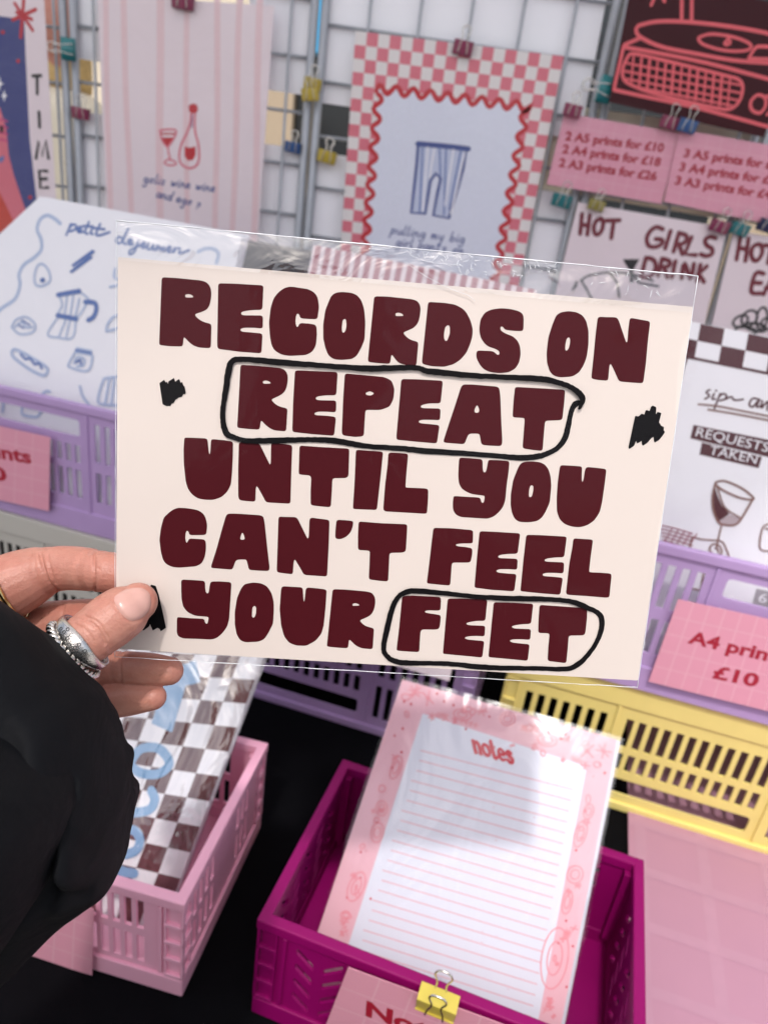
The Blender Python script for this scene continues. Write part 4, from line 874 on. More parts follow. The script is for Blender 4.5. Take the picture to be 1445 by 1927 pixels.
LET = [
(A,[(65,50),(200,58),(400,78),(445,92),(475,125),(487,170),(486,220),(475,280),(455,320),(420,340),(345,365),(355,385),(385,412),(430,435),(488,448),(482,655),(390,650),(345,638),(310,615),(275,580),(252,555),(245,640),(140,638),(50,628),(43,615)],[(263,198),(290,194),(315,198),(335,216),(330,222),(300,224),(265,222)]),
(A,[(545,102),(680,105),(930,120),(920,328),(830,330),(760,340),(736,352),(746,374),(925,376),(924,488),(850,480),(760,480),(728,494),(745,514),(850,522),(922,530),(912,698),(730,685),(540,660),(536,620)],None),
(A,[(1160,129),(1220,138),(1310,152),(1360,178),(1390,220),(1402,300),(1388,408),(1300,405),(1242,400),(1235,372),(1221,357),(1207,372),(1200,430),(1208,465),(1217,478),(1226,465),(1238,440),(1310,444),(1365,452),(1380,470),(1384,540),(1375,630),(1345,685),(1290,712),(1150,720),(1080,708),(1025,675),(1000,635),(985,560),(976,440),(990,310),(1018,225),(1060,175),(1110,140)],None),
(B,[(240,85),(320,92),(370,112),(405,155),(430,230),(440,340),(434,490),(405,560),(370,625),(330,655),(240,664),(170,658),(125,625),(100,560),(82,480),(82,360),(100,240),(130,165),(150,118),(185,92)],[(265,313),(276,322),(280,370),(272,415),(255,435),(242,425),(240,390),(247,325)]),
(B,[(515,122),(620,124),(830,146),(880,160),(905,195),(910,240),(900,310),(885,355),(850,392),(762,430),(772,450),(805,482),(845,500),(891,510),(880,640),(874,712),(770,706),(725,690),(695,660),(662,612),(650,698),(560,692),(468,682),(461,665)],[(695,268),(715,261),(740,265),(765,284),(760,289),(697,291)]),
(B,[(973,170),(1110,178),(1200,192),(1260,222),(1295,255),(1330,320),(1352,395),(1350,460),(1330,530),(1300,600),(1250,660),(1190,700),(1110,722),(1010,718),(928,700),(920,680)],[(1143,365),(1158,380),(1157,440),(1140,490),(1127,507),(1110,490),(1107,450),(1118,385)]),
(C3,[(250,78),(320,84),(385,100),(415,120),(423,150),(420,252),(350,250),(280,242),(268,222),(254,214),(245,230),(252,250),(290,272),(340,290),(375,322),(395,365),(400,430),(388,490),(360,535),(310,563),(240,570),(170,562),(120,540),(90,505),(65,455),(64,420),(72,398),(130,400),(195,404),(215,425),(232,435),(241,420),(235,400),(200,382),(160,372),(125,345),(97,300),(86,240),(95,165),(130,110),(180,88)],None),
(C3,[(760,100),(820,108),(865,130),(895,175),(912,250),(912,350),(898,450),(875,510),(840,565),(790,595),(700,602),(650,590),(620,560),(598,490),(595,420),(608,300),(640,200),(668,132),(700,110)],[(762,297),(773,310),(772,345),(762,385),(745,403),(735,390),(738,350),(748,308)]),
(C3,[(982,143),(1050,146),(1125,147),(1140,170),(1170,260),(1197,340),(1206,330),(1212,240),(1222,160),(1235,152),(1378,178),(1360,330),(1345,500),(1325,646),(1230,640),(1142,632),(1110,560),(1080,497),(1070,510),(1060,627),(990,622),(936,612),(934,590),(950,440),(965,280)],None),
(D4,[(192,117),(330,126),(530,145),(575,165),(594,205),(595,250),(585,310),(565,352),(530,378),(455,412),(465,430),(500,462),(545,480),(592,488),(586,590),(580,685),(480,676),(440,658),(400,625),(366,587),(355,670),(260,664),(170,655),(164,640),(178,400)],[(380,258),(405,251),(430,256),(452,273),(445,278),(385,279)]),
(D4,[(655,165),(760,168),(1018,180),(1006,377),(920,378),(850,386),(829,400),(838,417),(880,420),(1006,422),(1004,523),(940,518),(850,516),(817,530),(826,546),(930,552),(1004,562),(988,722),(800,708),(640,690),(632,675),(640,420)],None),
(N14,[(1158,780),(1270,790),(1350,798),(1385,815),(1399,855),(1394,905),(1375,942),(1330,958),(1258,957),(1254,1020),(1250,1085),(1210,1089),(1150,1082),(1143,1070),(1150,900)],[(1258,875),(1280,866),(1302,877),(1285,888),(1262,885)]),
(E5,[(130,122),(240,124),(420,134),(404,292),(320,292),(275,303),(262,314),(275,325),(404,328),(400,410),(350,407),(275,406),(248,416),(258,430),(320,436),(397,444),(378,572),(240,560),(100,546),(95,530)],None),
(E5,[(560,160),(620,160),(790,174),(812,182),(820,240),(826,400),(834,560),(828,590),(760,588),(690,582),(682,550),(676,510),(665,503),(605,503),(592,520),(570,577),(500,572),(430,566),(423,555),(460,440),(510,290),(545,180)],[(658,302),(672,330),(673,352),(655,360),(638,352),(642,330)]),
(E5,[(922,177),(1050,184),(1272,197),(1265,290),(1252,405),(1230,410),(1132,413),(1124,500),(1114,624),(1050,618),(974,606),(982,500),(990,400),(980,393),(912,390),(905,380),(912,270)],None),
(F6,[(85,37),(180,40),(273,45),(277,90),(283,150),(290,185),(297,160),(303,60),(315,50),(400,58),(491,70),(489,200),(482,340),(472,440),(440,500),(390,545),(320,568),(250,566),(190,555),(140,520),(105,470),(88,410),(72,260),(70,140),(76,45)],None),
(F6,[(540,75),(640,80),(712,84),(745,150),(805,272),(811,250),(813,100),(822,80),(880,86),(994,102),(988,250),(978,600),(860,594),(770,588),(740,530),(692,445),(684,470),(680,583),(600,577),(545,570),(534,540),(534,300)],None),
(O15,[(938,47),(1050,55),(1180,62),(1176,195),(1165,205),(1098,206),(1095,270),(1090,347),(1040,343),(992,337),(992,270),(995,200),(985,192),(938,188),(934,180)],None),
(G7,[(165,34),(300,44),(450,54),(420,350),(384,665),(260,660),(140,655),(134,640),(152,350)],None),
(G7,[(505,63),(600,66),(712,76),(695,260),(683,422),(690,430),(790,434),(905,440),(922,458),(918,580),(908,700),(880,704),(680,692),(470,680),(450,660),(470,400),(495,200)],None),
(H8,[(68,52),(170,58),(279,68),(280,160),(288,185),(306,188),(315,160),(328,85),(340,72),(420,76),(523,84),(515,180),(498,300),(485,440),(465,500),(425,550),(380,588),(325,608),(200,600),(80,592),(35,570),(12,530),(8,470),(15,408),(25,401),(130,408),(250,415),(262,430),(266,455),(280,466),(292,455),(299,405),(290,398),(180,384),(130,362),(90,335),(65,290),(58,220),(62,120)],None),
(H8,[(720,86),(790,92),(840,112),(875,155),(895,220),(902,310),(888,460),(850,545),(815,600),(770,630),(690,641),(610,636),(570,610),(545,555),(532,480),(535,380),(555,260),(590,170),(615,115),(650,92)],[(725,303),(740,312),(737,360),(725,405),(708,414),(697,400),(702,340),(712,308)]),
(H8,[(990,121),(1090,126),(1182,133),(1178,190),(1177,255),(1184,278),(1194,250),(1205,170),(1218,138),(1300,144),(1402,157),(1385,300),(1360,470),(1340,550),(1290,625),(1225,668),(1160,685),(1090,680),(1020,655),(975,610),(952,540),(950,420),(960,270),(978,140)],None),
(I9,[(210,46),(290,52),(370,66),(415,92),(440,135),(452,200),(443,278),(370,280),(300,280),(294,252),(281,240),(268,258),(265,310),(272,340),(279,346),(288,330),(300,308),(360,312),(425,316),(440,335),(442,400),(430,470),(405,520),(360,545),(210,557),(150,550),(100,525),(75,490),(58,420),(45,320),(58,220),(82,130),(130,85),(165,60)],None),
(I9,[(630,97),(700,97),(900,110),(930,122),(940,180),(960,370),(982,560),(975,585),(900,583),(806,576),(798,540),(785,490),(770,487),(710,488),(692,500),(666,574),(570,566),(488,560),(484,545),(530,400),(580,220),(612,110)],[(751,255),(765,285),(772,315),(750,321),(730,315),(738,280)]),
(O15,[(836,392),(880,394),(925,395),(945,435),(978,502),(983,490),(986,410),(992,397),(1030,402),(1084,409),(1080,530),(1072,684),(1020,680),(960,676),(940,640),(914,597),(909,620),(906,673),(870,669),(828,663),(828,640),(832,520)],None),
(J10,[(160,87),(230,90),(305,98),(312,110),(305,160),(285,205),(250,240),(205,262),(165,262),(148,250),(150,180)],None),
(J10,[(360,102),(560,118),(802,128),(795,260),(788,370),(765,384),(640,388),(635,500),(628,647),(540,640),(452,628),(458,490),(462,375),(450,367),(365,362),(354,350),(354,220)],None),
(J10,[(1038,160),(1200,164),(1385,180),(1398,195),(1395,295),(1380,301),(1290,302),(1245,308),(1240,318),(1258,328),(1330,334),(1392,346),(1388,410),(1375,470),(1350,476),(1215,475),(1204,490),(1198,580),(1190,684),(1090,676),(985,665),(978,655),(1000,480),(1025,260)],None),
(K11,[(115,101),(250,106),(510,122),(484,320),(400,322),(320,330),(291,345),(303,362),(400,366),(485,370),(480,476),(400,470),(310,470),(272,484),(290,503),(380,512),(474,518),(452,686),(240,672),(68,650),(66,630),(90,350)],None),
(K11,[(568,136),(700,139),(962,154),(936,354),(850,356),(770,366),(742,380),(754,396),(850,401),(936,404),(930,512),(850,506),(760,506),(720,520),(740,538),(830,544),(924,554),(898,720),(700,704),(515,685),(512,670),(540,380)],None),
(K11,[(1025,170),(1110,176),(1217,183),(1195,340),(1178,490),(1186,500),(1280,504),(1385,512),(1397,530),(1385,640),(1376,740),(1350,748),(1160,732),(970,720),(953,705),(985,420),(1018,240)],None),
(L12,[(76,38),(160,42),(238,48),(240,110),(247,132),(262,133),(268,90),(275,52),(340,51),(418,57),(412,160),(402,310),(388,360),(355,405),(315,438),(280,447),(180,442),(90,440),(55,425),(46,400),(47,300),(55,294),(150,302),(232,306),(236,325),(245,341),(256,338),(263,300),(258,292),(170,285),(120,262),(90,225),(78,170),(76,100)],None),
(L12,[(565,58),(620,64),(660,85),(690,130),(705,190),(706,250),(700,340),(670,400),(640,445),(600,462),(510,466),(475,450),(452,410),(440,340),(440,260),(455,165),(480,105),(505,70)],[(575,216),(586,228),(585,265),(578,290),(566,300),(557,290),(558,250),(562,225)]),
(L12,[(765,84),(840,88),(902,92),(905,150),(910,195),(916,170),(922,105),(932,92),(1000,98),(1065,107),(1058,220),(1045,350),(1030,405),(990,455),(925,490),(860,488),(810,470),(775,425),(755,350),(745,240),(755,100)],None),
(L12,[(1105,104),(1200,107),(1340,120),(1375,130),(1393,160),(1396,195),(1388,240),(1370,275),(1345,292),(1289,316),(1297,328),(1320,350),(1350,362),(1387,370),(1382,440),(1377,513),(1300,506),(1262,488),(1235,462),(1217,444),(1210,506),(1150,503),(1070,495),(1066,488),(1085,300)],[(1240,203),(1260,199),(1280,205),(1290,215),(1240,218)]),
(M13,[(182,103),(240,98),(410,107),(417,120),(414,185),(400,190),(340,188),(318,193),(322,203),(370,210),(416,218),(412,270),(405,300),(385,305),(300,304),(292,320),(285,441),(220,438),(152,432),(148,425),(165,280)],None),
(M13,[(457,117),(560,117),(697,125),(684,252),(630,252),(585,260),(566,268),(580,278),(684,282),(680,346),(630,343),(580,345),(555,355),(575,365),(678,374),(666,474),(540,462),(432,452),(428,445),(442,280)],None),
(M13,[(735,139),(850,142),(974,149),(960,270),(900,273),(855,280),(841,288),(858,298),(960,302),(956,367),(900,363),(845,364),(829,374),(850,384),(952,394),(940,494),(820,482),(706,472),(703,462),(720,290)],None),
(M13,[(1012,155),(1150,165),(1300,175),(1298,240),(1288,330),(1275,340),(1188,341),(1182,420),(1173,508),(1120,502),(1060,494),(1064,410),(1072,335),(1065,327),(1010,325),(1003,318),(1006,230)],None),
]
mb = MB()
corners = HP.uvs([(222,483),(1304,577),(1200,1281),(218,1221)])
mb.prism(rnd(corners, .0004), [], -.0004, 0, CREAM)
for o, out, hole in LET:
    ou = rnd(HP.uvs(Z(o, out)), PX*4.5)
    mb.poly(ou, [rnd(HP.uvs(Z(o, hole)), PX*2.5)] if hole else [], .00006, INK)
loop1 = [(1094,757),(1084,759),(1077,768),(1072,785),(1069,800),(1063,823),(1049,842),(1030,852.7),(1011,858.7),(976,861),(936,857.6),(871,852.7),(801,848),(747,843),(698,840),(664,835),(631,829.4),(598,827),(565,827),(532,828.3),(494,829),(461,828.3),(439,822),(427,815),(421,797),(420,771),(425.5,733),(432,693),(440,678),(461,676),(498,678.8),(543,683),(598,687),(653,691),(698,693.7),(740,692),(785,692),(801,697.5),(828,700.5),(882,706),(936,708.6),(990,711.3),(1025,714),(1052,720.5),(1073,729),(1089,741),(1094,752),(1088,768)]
loop2 = Z(M13, [(1250,146),(1300,172),(1350,195),(1383,230),(1385,300),(1355,380),(1300,460),(1240,515),(1170,541),(1000,538),(800,535),(640,528),(500,512),(350,505),(220,505),(130,490),(85,455),(70,410),(90,300),(120,180),(150,115),(190,82),(250,68),(400,78),(600,100),(800,112),(950,115),(1100,120),(1190,130),(1260,152),(1335,184)])
for lp, ph in ((loop1, 0), (loop2, 2)):
    q = [HP.uv(p) for p in lp]
    q = [(p[0], p[1], (.62 if i in (0, len(q)-1) else 1) * (1 + .09*math.sin(i*1.7+ph))) for i, p in enumerate(q)]
    q = crom(q, 7); q = [(p[0]+random.gauss(0, .00004), p[1]+random.gauss(0, .00005), p[2]*(1+random.gauss(0, .025))) for p in q]
    mb.stroke(q, .0021, .00012, BLACKINK, k=1)
for o, pts in (((290,690,18.06),[(185,550),(350,440),(395,530),(445,505),(480,590),(490,495),(680,375),(725,510),(765,465),(860,415),(905,545),(960,510),(1000,640),(1040,660),(1082,880),(1060,940),(995,920),(950,1025),(820,1045),(790,1100),(735,1105),(665,1245),(600,1240),(560,1345),(490,1325),(430,1340),(290,1270)]),
  ((1160,750,13.136),[(455,430),(490,425),(525,440),(570,415),(600,375),(640,375),(680,395),(715,290),(745,280),(810,305),(850,195),(890,170),(970,205),(980,230),(968,390),(1010,325),(1105,355),(1045,590),(1085,630),(1092,665),(1170,700),(1160,785),(1197,820),(1130,920),(1050,1020),(940,1085),(920,1040),(912,945),(860,970),(760,1090),(645,1165),(622,1120),(618,1040),(560,1080),(500,1105),(480,1040),(430,1165),(310,1245),(290,1200),(350,920)]),
  ((240,1080,14.45),[(650,290),(770,325),(850,560),(985,1150),(1050,1460),(1000,1500),(905,1560),(880,1500),(820,1465),(690,1540),(640,1420),(615,1360),(590,1430),(440,1540),(395,1515),(200,1660),(100,1500),(100,600),(300,500),(540,390),(620,400),(620,330)])):
    mb.poly(rnd(HP.uvs(Z(o, pts)), PX*.8), [], .00017, BLACKINK)
mb.build("card", hp)

# clear sleeve: two films, a little bigger than the card, wavy where it stands free of the card
FILM = clear_film("clear_film", gloss=.1, add=.0, rough=.03, bump=.05, scale=30)
FILMW = clear_film("crinkled_film", gloss=1.8, add=.0, rough=.06, bump=.25, scale=30, stretch=(1, 1.8, 1), tint=.97)
EDGE = mat("film_edge_glint", (.8, .82, .85), .25, var=.1)
sq = HP.uvs([(219,414),(1313,519),(1199,1294),(216,1236)])
def film_surface(quad, zf, nx, ny, m, wob):
    b = MB(); vs = []
    for j in range(ny+1):
        for i in range(nx+1):
            s, t = i/nx, j/ny
            p = Vector(quad[0])*(1-s)*(1-t) + Vector(quad[1])*s*(1-t) + Vector(quad[2])*s*t + Vector(quad[3])*(1-s)*t
            e = min(s, 1-s, t*.72, (1-t)*.72)
            vs.append((p.x, p.y, zf*min(1, e*28) + wob(s, t)))
    b.add(vs, [(j*(nx+1)+i, (j+1)*(nx+1)+i, (j+1)*(nx+1)+i+1, j*(nx+1)+i+1) for j in range(ny) for i in range(nx)], m, True)
    return b
def wob_front(s, t):
    w = 0
    if t < .082:                       # loose flap over the card: folds running down from the seal
        k = math.sin(math.pi*t/.082)
        w += .00062*k*(.12+.85*(1+math.tanh((s-.5)*12))/2)*(math.sin(s*23+1)+.6*math.sin(s*57+t*40)+.5*math.sin(s*11-t*30))
    w += .0006*math.exp(-((t-.965)/.022)**2)*(1-math.tanh((s-.34)*9))/2     # bulge along the bottom left
    w += .0009*math.exp(-((t-.105-.02*math.sin(s*30))/.032)**2)*(1+math.tanh((s-.82)*45))/2*(.8+.35*math.sin(s*60+t*40))      # lifted corner by the last letters
    w += .00022*math.sin(s*7+t*5)*math.sin(t*9+s*3)
    return w
fb = film_surface(sq, .0007, 150, 110, FILM, wob_front)
fb.mi(FILMW)
for i, f in enumerate(fb.f):
    j, k = i//150, i % 150
    if j < 9: fb.m[i] = 1
sleeve = fb.build("clear_sleeve", hp)
bb = film_surface(sq, -.0011, 40, 30, FILM, lambda s, t: .0002*math.sin(s*9+t*4)-.0001)
bb.build("sleeve_back", sleeve)
sb = MB()                               # heat-sealed seams, and crinkle glints drawn as pale threads
L3 = lambda a, b, t, z: (a[0]+(b[0]-a[0])*t, a[1]+(b[1]-a[1])*t, z)
for a, b, r in ((sq[0], sq[1], .00024), (sq[1], sq[2], .00014), (sq[2], sq[3], .00012), (sq[3], sq[0], .0001)):
    sb.tube([(p[0]+random.gauss(0,.00004), p[1]+random.gauss(0,.00006), .00003) for p in [L3(a, b, i/40, 0) for i in range(41)]], [r*(.6+.8*random.random()) for _ in range(41)], EDGE, 5)
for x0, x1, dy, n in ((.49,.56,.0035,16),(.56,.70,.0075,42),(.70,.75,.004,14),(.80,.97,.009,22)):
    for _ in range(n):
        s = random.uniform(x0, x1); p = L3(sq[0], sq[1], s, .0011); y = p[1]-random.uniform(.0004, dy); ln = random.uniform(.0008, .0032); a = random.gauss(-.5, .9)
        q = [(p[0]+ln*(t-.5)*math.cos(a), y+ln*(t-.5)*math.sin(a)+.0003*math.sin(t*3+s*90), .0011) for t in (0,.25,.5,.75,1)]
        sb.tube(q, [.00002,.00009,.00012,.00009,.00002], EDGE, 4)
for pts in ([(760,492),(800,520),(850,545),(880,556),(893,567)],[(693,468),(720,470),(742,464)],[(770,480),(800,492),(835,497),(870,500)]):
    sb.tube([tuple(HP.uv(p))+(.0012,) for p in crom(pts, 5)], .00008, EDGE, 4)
sb.build("sleeve_seam_glints", sleeve)
# ------------------------------------------------------------------ the hand and its sleeve
NAILO = [(214,1124),(228,1112),(250,1105),(272,1107),(283,1117),(286,1134),(281,1151),(267,1164),(250,1170),(236,1165),(224,1152),(216,1138)]
dp = lambda p: (HP.hit(p) - CAM).dot(fwd)
SKIN = mat("skin", (.50, .232, .172), .42, var=.16, scale=90, bump=.3, bscale=1100, sss=.12, spec=.45)
NAIL = mat("nail", (.58, .33, .28), .25, var=.10, scale=160)
NAILTIP = mat("nail_rim", (.78, .62, .5), .3, var=.05)
PM = Matrix.Translation(at((60,1330), .28)); per = empty("person", PM)
tag(per, "hand in a black padded sleeve pinching the cream print, silver rings on the thumb", "person")
PI4 = PM.inverted()
def chain(mb, pts, n=22, k=7, grooves=()):
    """pts: (x, y, depth, radius px): a finger as a tapering tube with rounded ends; grooves: (x, y, depth mm, width px)"""
    P = crom(pts, k); C = [(at((p[0], p[1]), p[2]), p[3]*p[2]/FPX, p[0], p[1]) for p in P]
    C2 = []
    for c, r, x, y in C:
        for gx, gy, gd, gw in grooves: r -= gd*.001*math.exp(-((x-gx)**2+(y-gy)**2)/(gw*gw))
        C2.append((c, r))
    def capped(c0, c1, r, rev):
        d = (c0-c1).normalized(); q = [(c0 + d*r*math.sin(R_(t)), r*math.cos(R_(t))) for t in (20, 40, 58, 74, 86)]
        return q[::-1] if rev else q
    full = capped(C2[0][0], C2[1][0], C2[0][1], True) + C2 + capped(C2[-1][0], C2[-2][0], C2[-1][1], False)
    mb.tube([c for c, r in full], [r for c, r in full], SKIN, n)
ht = dp((250,1130))
hb = MB()
TH = [(-20,1400,.268,88),(55,1305,.267,68),(105,1250,.267,55),(148,1215,ht-.0172,50),(178,1192,ht-.0158,51),(212,1166,ht-.0132,52),(240,1146,ht-.0112,48.5),(259,1133,ht-.0098,37)]
chain(hb, TH, 26, grooves=((172,1200,.35,5),(186,1188,.3,5),(160,1210,.2,5)))
chain(hb, [(-140,1170,.298,80),(-60,1138,.300,74),(0,1112,.303,64),(45,1091,.305,58.5),(80,1077,.306,50),(112,1070,.305,43),(150,1070,.303,41.5),(195,1076,ht+.0105,39.5),(215,1079,ht+.0100,39),(262,1085,ht+.0090,35),(318,1092,ht+.0080,26)], grooves=((92,1080,1.1,7),(104,1074,.5,5),(180,1074,1.0,4),(197,1076,.3,4)))
chain(hb, [(-110,1290,.305,70),(-30,1225,.312,60),(30,1195,.317,52),(75,1180,.319,46),(130,1171,.317,42.5),(185,1166,.313,40),(245,1160,.309,36),(300,1155,.304,27)])
chain(hb, [(-40,1370,.308,62),(20,1330,.315,54),(80,1295,.319,45),(140,1270,.318,37),(185,1261,.316,34),(228,1258,.313,32.5),(285,1261,.309,31.5),(318,1263,.307,27)], grooves=((229,1258,.6,4),(165,1263,.4,4)))
chain(hb, [(-20,1420,.300,62),(40,1375,.307,50),(95,1345,.311,43),(150,1329,.312,39),(205,1320,.311,34),(250,1315,.309,31),(288,1312,.307,25)], grooves=((196,1320,.5,4),))
for e in ((-60,1140,.300,72),(-30,1225,.308,62),(20,1330,.312,56),(40,1375,.306,52)):
    chain(hb, [(-190,1560,.262,120),(-120,1430,.282,105),((e[0]-100)/2,(e[1]+1400)/2,.295,80), e])
hob = hb.build("hand", None)
md = hob.modifiers.new("r", 'REMESH'); md.mode = 'VOXEL'; md.voxel_size = .00042; md.use_smooth_shade = True
s_ = hob.modifiers.new("s", 'SMOOTH'); s_.factor = .5; s_.iterations = 6
bpy.context.view_layer.update(); dg = bpy.context.evaluated_depsgraph_get()
me = bpy.data.meshes.new_from_object(hob.evaluated_get(dg)); bpy.data.objects.remove(hob)
for p in me.polygons: p.use_smooth = True
CREASE = [([(76,1044),(81,1068),(91,1095),(107,1112)], 1.1, 3.2), ([(90,1046),(95,1072),(104,1098)], .5, 2.6), ([(64,1040),(66,1070),(74,1100)], .25, 3), ([(178,1040),(177,1075),(179,1112)], .9, 2.8), ([(186,1044),(186,1070)], .3, 2.4),
  ([(150,1166),(172,1172),(190,1192),(197,1212)], .45, 2.4), ([(160,1160),(184,1172),(203,1200)], .35, 2.2), ([(142,1176),(160,1184),(176,1206)], .28, 2.4), ([(190,1196),(204,1216),(206,1226)], .22, 2.2),
  ([(229,1230),(226,1258),(229,1288)], .55, 2.6), ([(192,1290),(189,1315),(196,1350)], .5, 2.6), ([(120,1140),(117,1168),(122,1195)], .4, 3), ([(68,1290),(72,1310),(70,1330)], .3, 3)]
CREASE.append((NAILO+NAILO[:1], .32, 3.0))
CR = [([Vector(q) for q in crom(p, 14)], dpt*.001, max(w, 2.8)) for p, dpt, w in CREASE]
me.update()
nrm = [v.normal.copy() for v in me.vertices]
for v, n_ in zip(me.vertices, nrm):
    d = v.co-CAM; k = d.dot(fwd)
    if n_.dot(d) > 0: continue
    p = Vector((CX + FPX*d.dot(RV)/k, CY - FPX*d.dot(UV)/k))
    if p.x < -20 or p.x > 360: continue
    s = 0
    for pts, dpt, w in CR:
        m2 = min((p-q).length_squared for q in pts)
        if m2 < 9*w*w: s += dpt*math.exp(-m2/(w*w))
    if s: v.co = v.co - n_*s
me.transform(PI4)
hand = bpy.data.objects.new("hand", me); COL.objects.link(hand); hand.parent = per
bvh = BVHTree.FromPolygons([PM @ v.co for v in me.vertices], [tuple(p.vertices) for p in me.polygons])
def skin_hit(p):
    h = bvh.ray_cast(CAM, ray(p).normalized()); return h
def skin_patch(name, outline, m, lift, parent, dome=0, rings=6):
    c = (sum(p[0] for p in outline)/len(outline), sum(p[1] for p in outline)/len(outline))
    ol = crom(outline, 4, True); vs = []; n = len(ol); b = MB()
    for k in range(rings+1):
        t = k/rings
        for p in ol:
            q = (c[0]+(p[0]-c[0])*t, c[1]+(p[1]-c[1])*t); h = skin_hit(q)
            if h[0] is None: vs.append(vs[-1] if vs else CAM); continue
            vs.append(h[0] + h[1]*(lift*(1 if t < .99 else -.6) + dome*(1-t*t)))
    fs = [(k*n+i, k*n+(i+1) % n, (k+1)*n+(i+1) % n, (k+1)*n+i) for k in range(rings) for i in range(n)]
    b.add([PI4 @ v for v in vs], fs, m, True)
    return b.build(name, parent)
nail = skin_patch("thumb_nail", NAILO, NAIL, .00034, hand, dome=.0004)
# rings
SILVER = mat("silver", (.62, .60, .57), .22, metal=1, var=.15, scale=500, bump=.15, bscale=1500)
GOLD = mat("gold", (.72, .52, .22), .18, metal=1, var=.1)
DARK = mat("stamped_mark", (.03, .03, .03), .6)
thp = [at(p[:2], p[2]) for p in TH]
def ring_frame(p, d):
    c = at(p, d); ax = (at((178,1192), ht-.0158) - at((105,1250), .267)).normalized()
    side = ax.cross(-fwd).normalized(); up = side.cross(ax).normalized()
    return c, ax, side, up                   # up faces the camera
c, ax, side, up = ring_frame((149,1215), .2692)
rr = .0112
def circ(off, r, n=64, wave=lambda a: (0, 0)):
    out = []
    for i in range(n):
        a = 2*math.pi*i/n; w = wave(a); out.append(PI4 @ (c + ax*(off+w[0]) + (side*math.cos(a) + up*math.sin(a))*(r+w[1])))
    return out
rb = MB()
for o, w in ((0, lambda a: (.0012*math.sin(a)**2, 0)),):
    N = 72; vs = []
    for i in range(N):
        a = 2*math.pi*i/N; top = max(0, math.sin(a))**3; hw = .0016 + .0022*top
        for off, dr in ((-hw, -.0004), (-hw, .0007), (-hw*.5, .0011), (hw*.5, .0011), (hw, .0007), (hw, -.0004)):
            vs.append(PI4 @ (c + ax*(off+.0018) + (side*math.cos(a)+up*math.sin(a))*(rr+dr)))
    rb.add(vs, [(i*6+j, ((i+1) % N)*6+j, ((i+1) % N)*6+(j+1) % 6, i*6+(j+1) % 6) for i in range(N) for j in range(6)], SILVER, True)
for a0, off in ((70,.0034),(85,.0034),(70,.0018),(85,.0018),(105,.0034),(118,.0034),(105,.0018),(118,.0018),(95,.0008),(60,.0014),(128,.0014)):
    a = R_(a0); q = [PI4 @ (c + ax*(off+.0006*math.cos(t)) + (side*math.cos(a+.05*math.sin(t))+up*math.sin(a+.05*math.sin(t)))*(rr+.00115)) for t in [R_(x) for x in range(0,360,45)]]
    rb.tube(q, .00014, DARK, 5, closed=True)
rg = rb.build("thumb_ring", per); tag(rg, "wide silver ring with stamped flower marks")
tb = MB()
for ph in (0, math.pi):
    tb.tube([PI4 @ (c + ax*(-.0024+.0009*math.cos(a*15+ph)) + (side*math.cos(a)+up*math.sin(a))*(rr+.0006+.0009*math.sin(a*15+ph))) for a in [2*math.pi*i/240 for i in range(240)]], .00085, SILVER, 8, closed=True)
tr_ = tb.build("thumb_ring", per); tag(tr_, "twisted silver rope ring")
gb = MB(); c2 = at((10,1108), .303); ax2 = (at((45,1091), .305)-at((-60,1138), .300)).normalized(); s2 = ax2.cross(-fwd).normalized(); u2 = s2.cross(ax2)
for o in (-.0014, 0, .0014):
    gb.tube([PI4 @ (c2 + ax2*o + (s2*math.cos(a)+u2*math.sin(a))*.0146) for a in [2*math.pi*i/60 for i in range(60)]], .0011, GOLD, 8, closed=True)
go = gb.build("finger_ring", per); tag(go, "gold ring on the index finger")
# padded sleeve
JACK = mat("black_nylon", (.0038, .0042, .0056), .72, var=.3, scale=30, bump=.4, bscale=26, spec=.12)
for x in JACK.node_tree.nodes:
    if x.type == 'BUMP': x.inputs["Distance"].default_value = .004
    if x.type == 'TEX_NOISE' and abs(x.inputs["Scale"].default_value-26) < .1: x.inputs["Distortion"].default_value = 1.6; x.inputs["Detail"].default_value = 6
SL = [((226,1506),(227,1528),.247,.004),((222,1482),(224,1550),.247,.012),((214,1446),(220,1586),.247,.020),((199,1402),(213,1634),.246,.026),((185,1364),(206,1674),.246,.030),((164,1306),(178,1696),.246,.034),((124,1258),(123,1740),.246,.037),((60,1195),(56,1803),.243,.040),((0,1154),(0,1856),.239,.043),((-80,1105),(-80,1920),.233,.048),((-200,1050),(-210,2020),.222,.054),((-340,1000),(-360,2120),.208,.06)]
SLc = crom([(a[0],a[1],b[0],b[1],d,w) for a, b, d, w in SL], 6)
jb = MB(); N = 72; vs = []
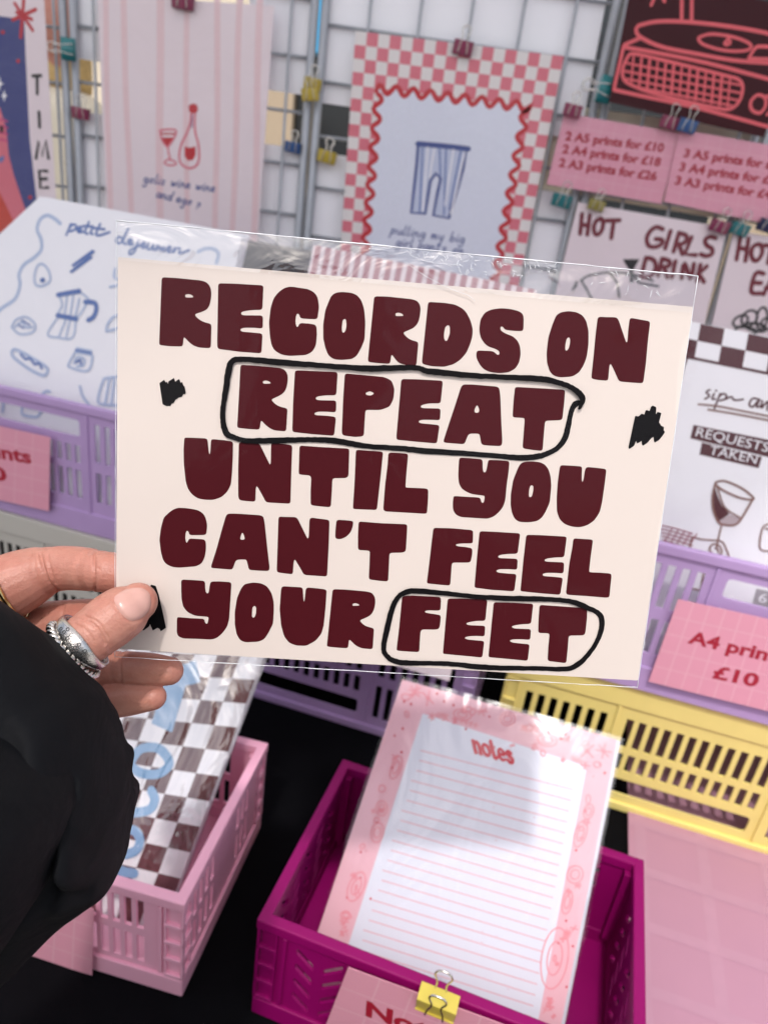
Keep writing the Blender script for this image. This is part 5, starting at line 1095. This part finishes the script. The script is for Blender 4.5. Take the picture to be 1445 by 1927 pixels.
for i, q in enumerate(SLc):
    a = at((q[0],q[1]), q[4]); b = at((q[2],q[3]), q[4]); m_ = (a+b)/2; e = (a-b)/2; f_ = -fwd*q[5]
    for j in range(N):
        t = 2*math.pi*j/N; s = i/len(SLc)
        fold = .0016*math.sin(3.1*t+s*9)*math.sin(s*14+t*1.3) + .0011*math.sin(t*7-s*16) + .0008*math.sin(t*13+s*31)
        fold += .0030*max(0, math.sin(s*11+t*2.2+math.sin(t*3)))**6 - .0034*max(0, math.sin(s*8-t*1.6+1.2+.8*math.sin(s*13)))**8 - .0026*max(0, math.sin(t*2.6+s*5))**10
        fold *= min(1, i/6)
        vs.append(PI4 @ (m_ + e*math.cos(t)*(1+fold*2.2) + f_*math.sin(t)*(1+fold*44)))
M_ = len(SLc)
jb.add(vs, [(i*N+j, i*N+(j+1) % N, (i+1)*N+(j+1) % N, (i+1)*N+j) for i in range(M_-1) for j in range(N)] + [tuple(range(N))], JACK, True)
slv = jb.build("jacket_sleeve", per)

# the rest of the person, standing behind the camera (seen only as a dark shape in shiny things)
jc = [([(-.03,-.40,-.72),(-.03,-.40,-.2),(-.03,-.40,.2),(-.03,-.41,.44),(-.03,-.41,.53),(-.03,-.40,.60)], (.17,.18,.19,.18,.11,.07)),
      ([(-.17,-.41,.47),(-.03,-.41,.50),(.12,-.41,.47)], (.085,.10,.085)),
      ([(-.20,-.41,.46),(-.33,-.30,.22),(-.37,-.16,.14)], (.085,.075,.07)), ([(-.37,-.16,.14)] + [tuple(at((q[0]/2+q[2]/2, q[1]/2+q[3]/2), q[4])) for q in (SLc[-1], SLc[-4])], (.07,.066,.05)),
      ([(.14,-.41,.46),(.30,-.34,.24),(.26,-.16,.36)], (.085,.07,.05))]
m1 = body_mesh(jc, .012); m1.transform(PI4); m1.materials.clear(); m1.materials.append(JACK)
o_ = bpy.data.objects.new("jacket_body", m1); COL.objects.link(o_); o_.parent = per
m1 = body_mesh([([(-.03,-.40,.60),(-.03,-.385,.70),(-.03,-.39,.79)], (.065,.085,.075)), ([(-.03,-.30,.69),(-.03,-.285,.675)], (.02,.013))], .008); m1.transform(PI4); m1.materials.clear(); m1.materials.append(SKIN)
o_ = bpy.data.objects.new("head", m1); COL.objects.link(o_); o_.parent = per
m1 = body_mesh([([(-.03,-.47,.56),(-.03,-.45,.70),(-.03,-.42,.80),(-.03,-.35,.80)], (.10,.10,.085,.05))], .01); m1.transform(PI4); m1.materials.clear(); m1.materials.append(mat("brown_hair", (.06,.035,.02), .5))
o_ = bpy.data.objects.new("hair", m1); COL.objects.link(o_); o_.parent = per
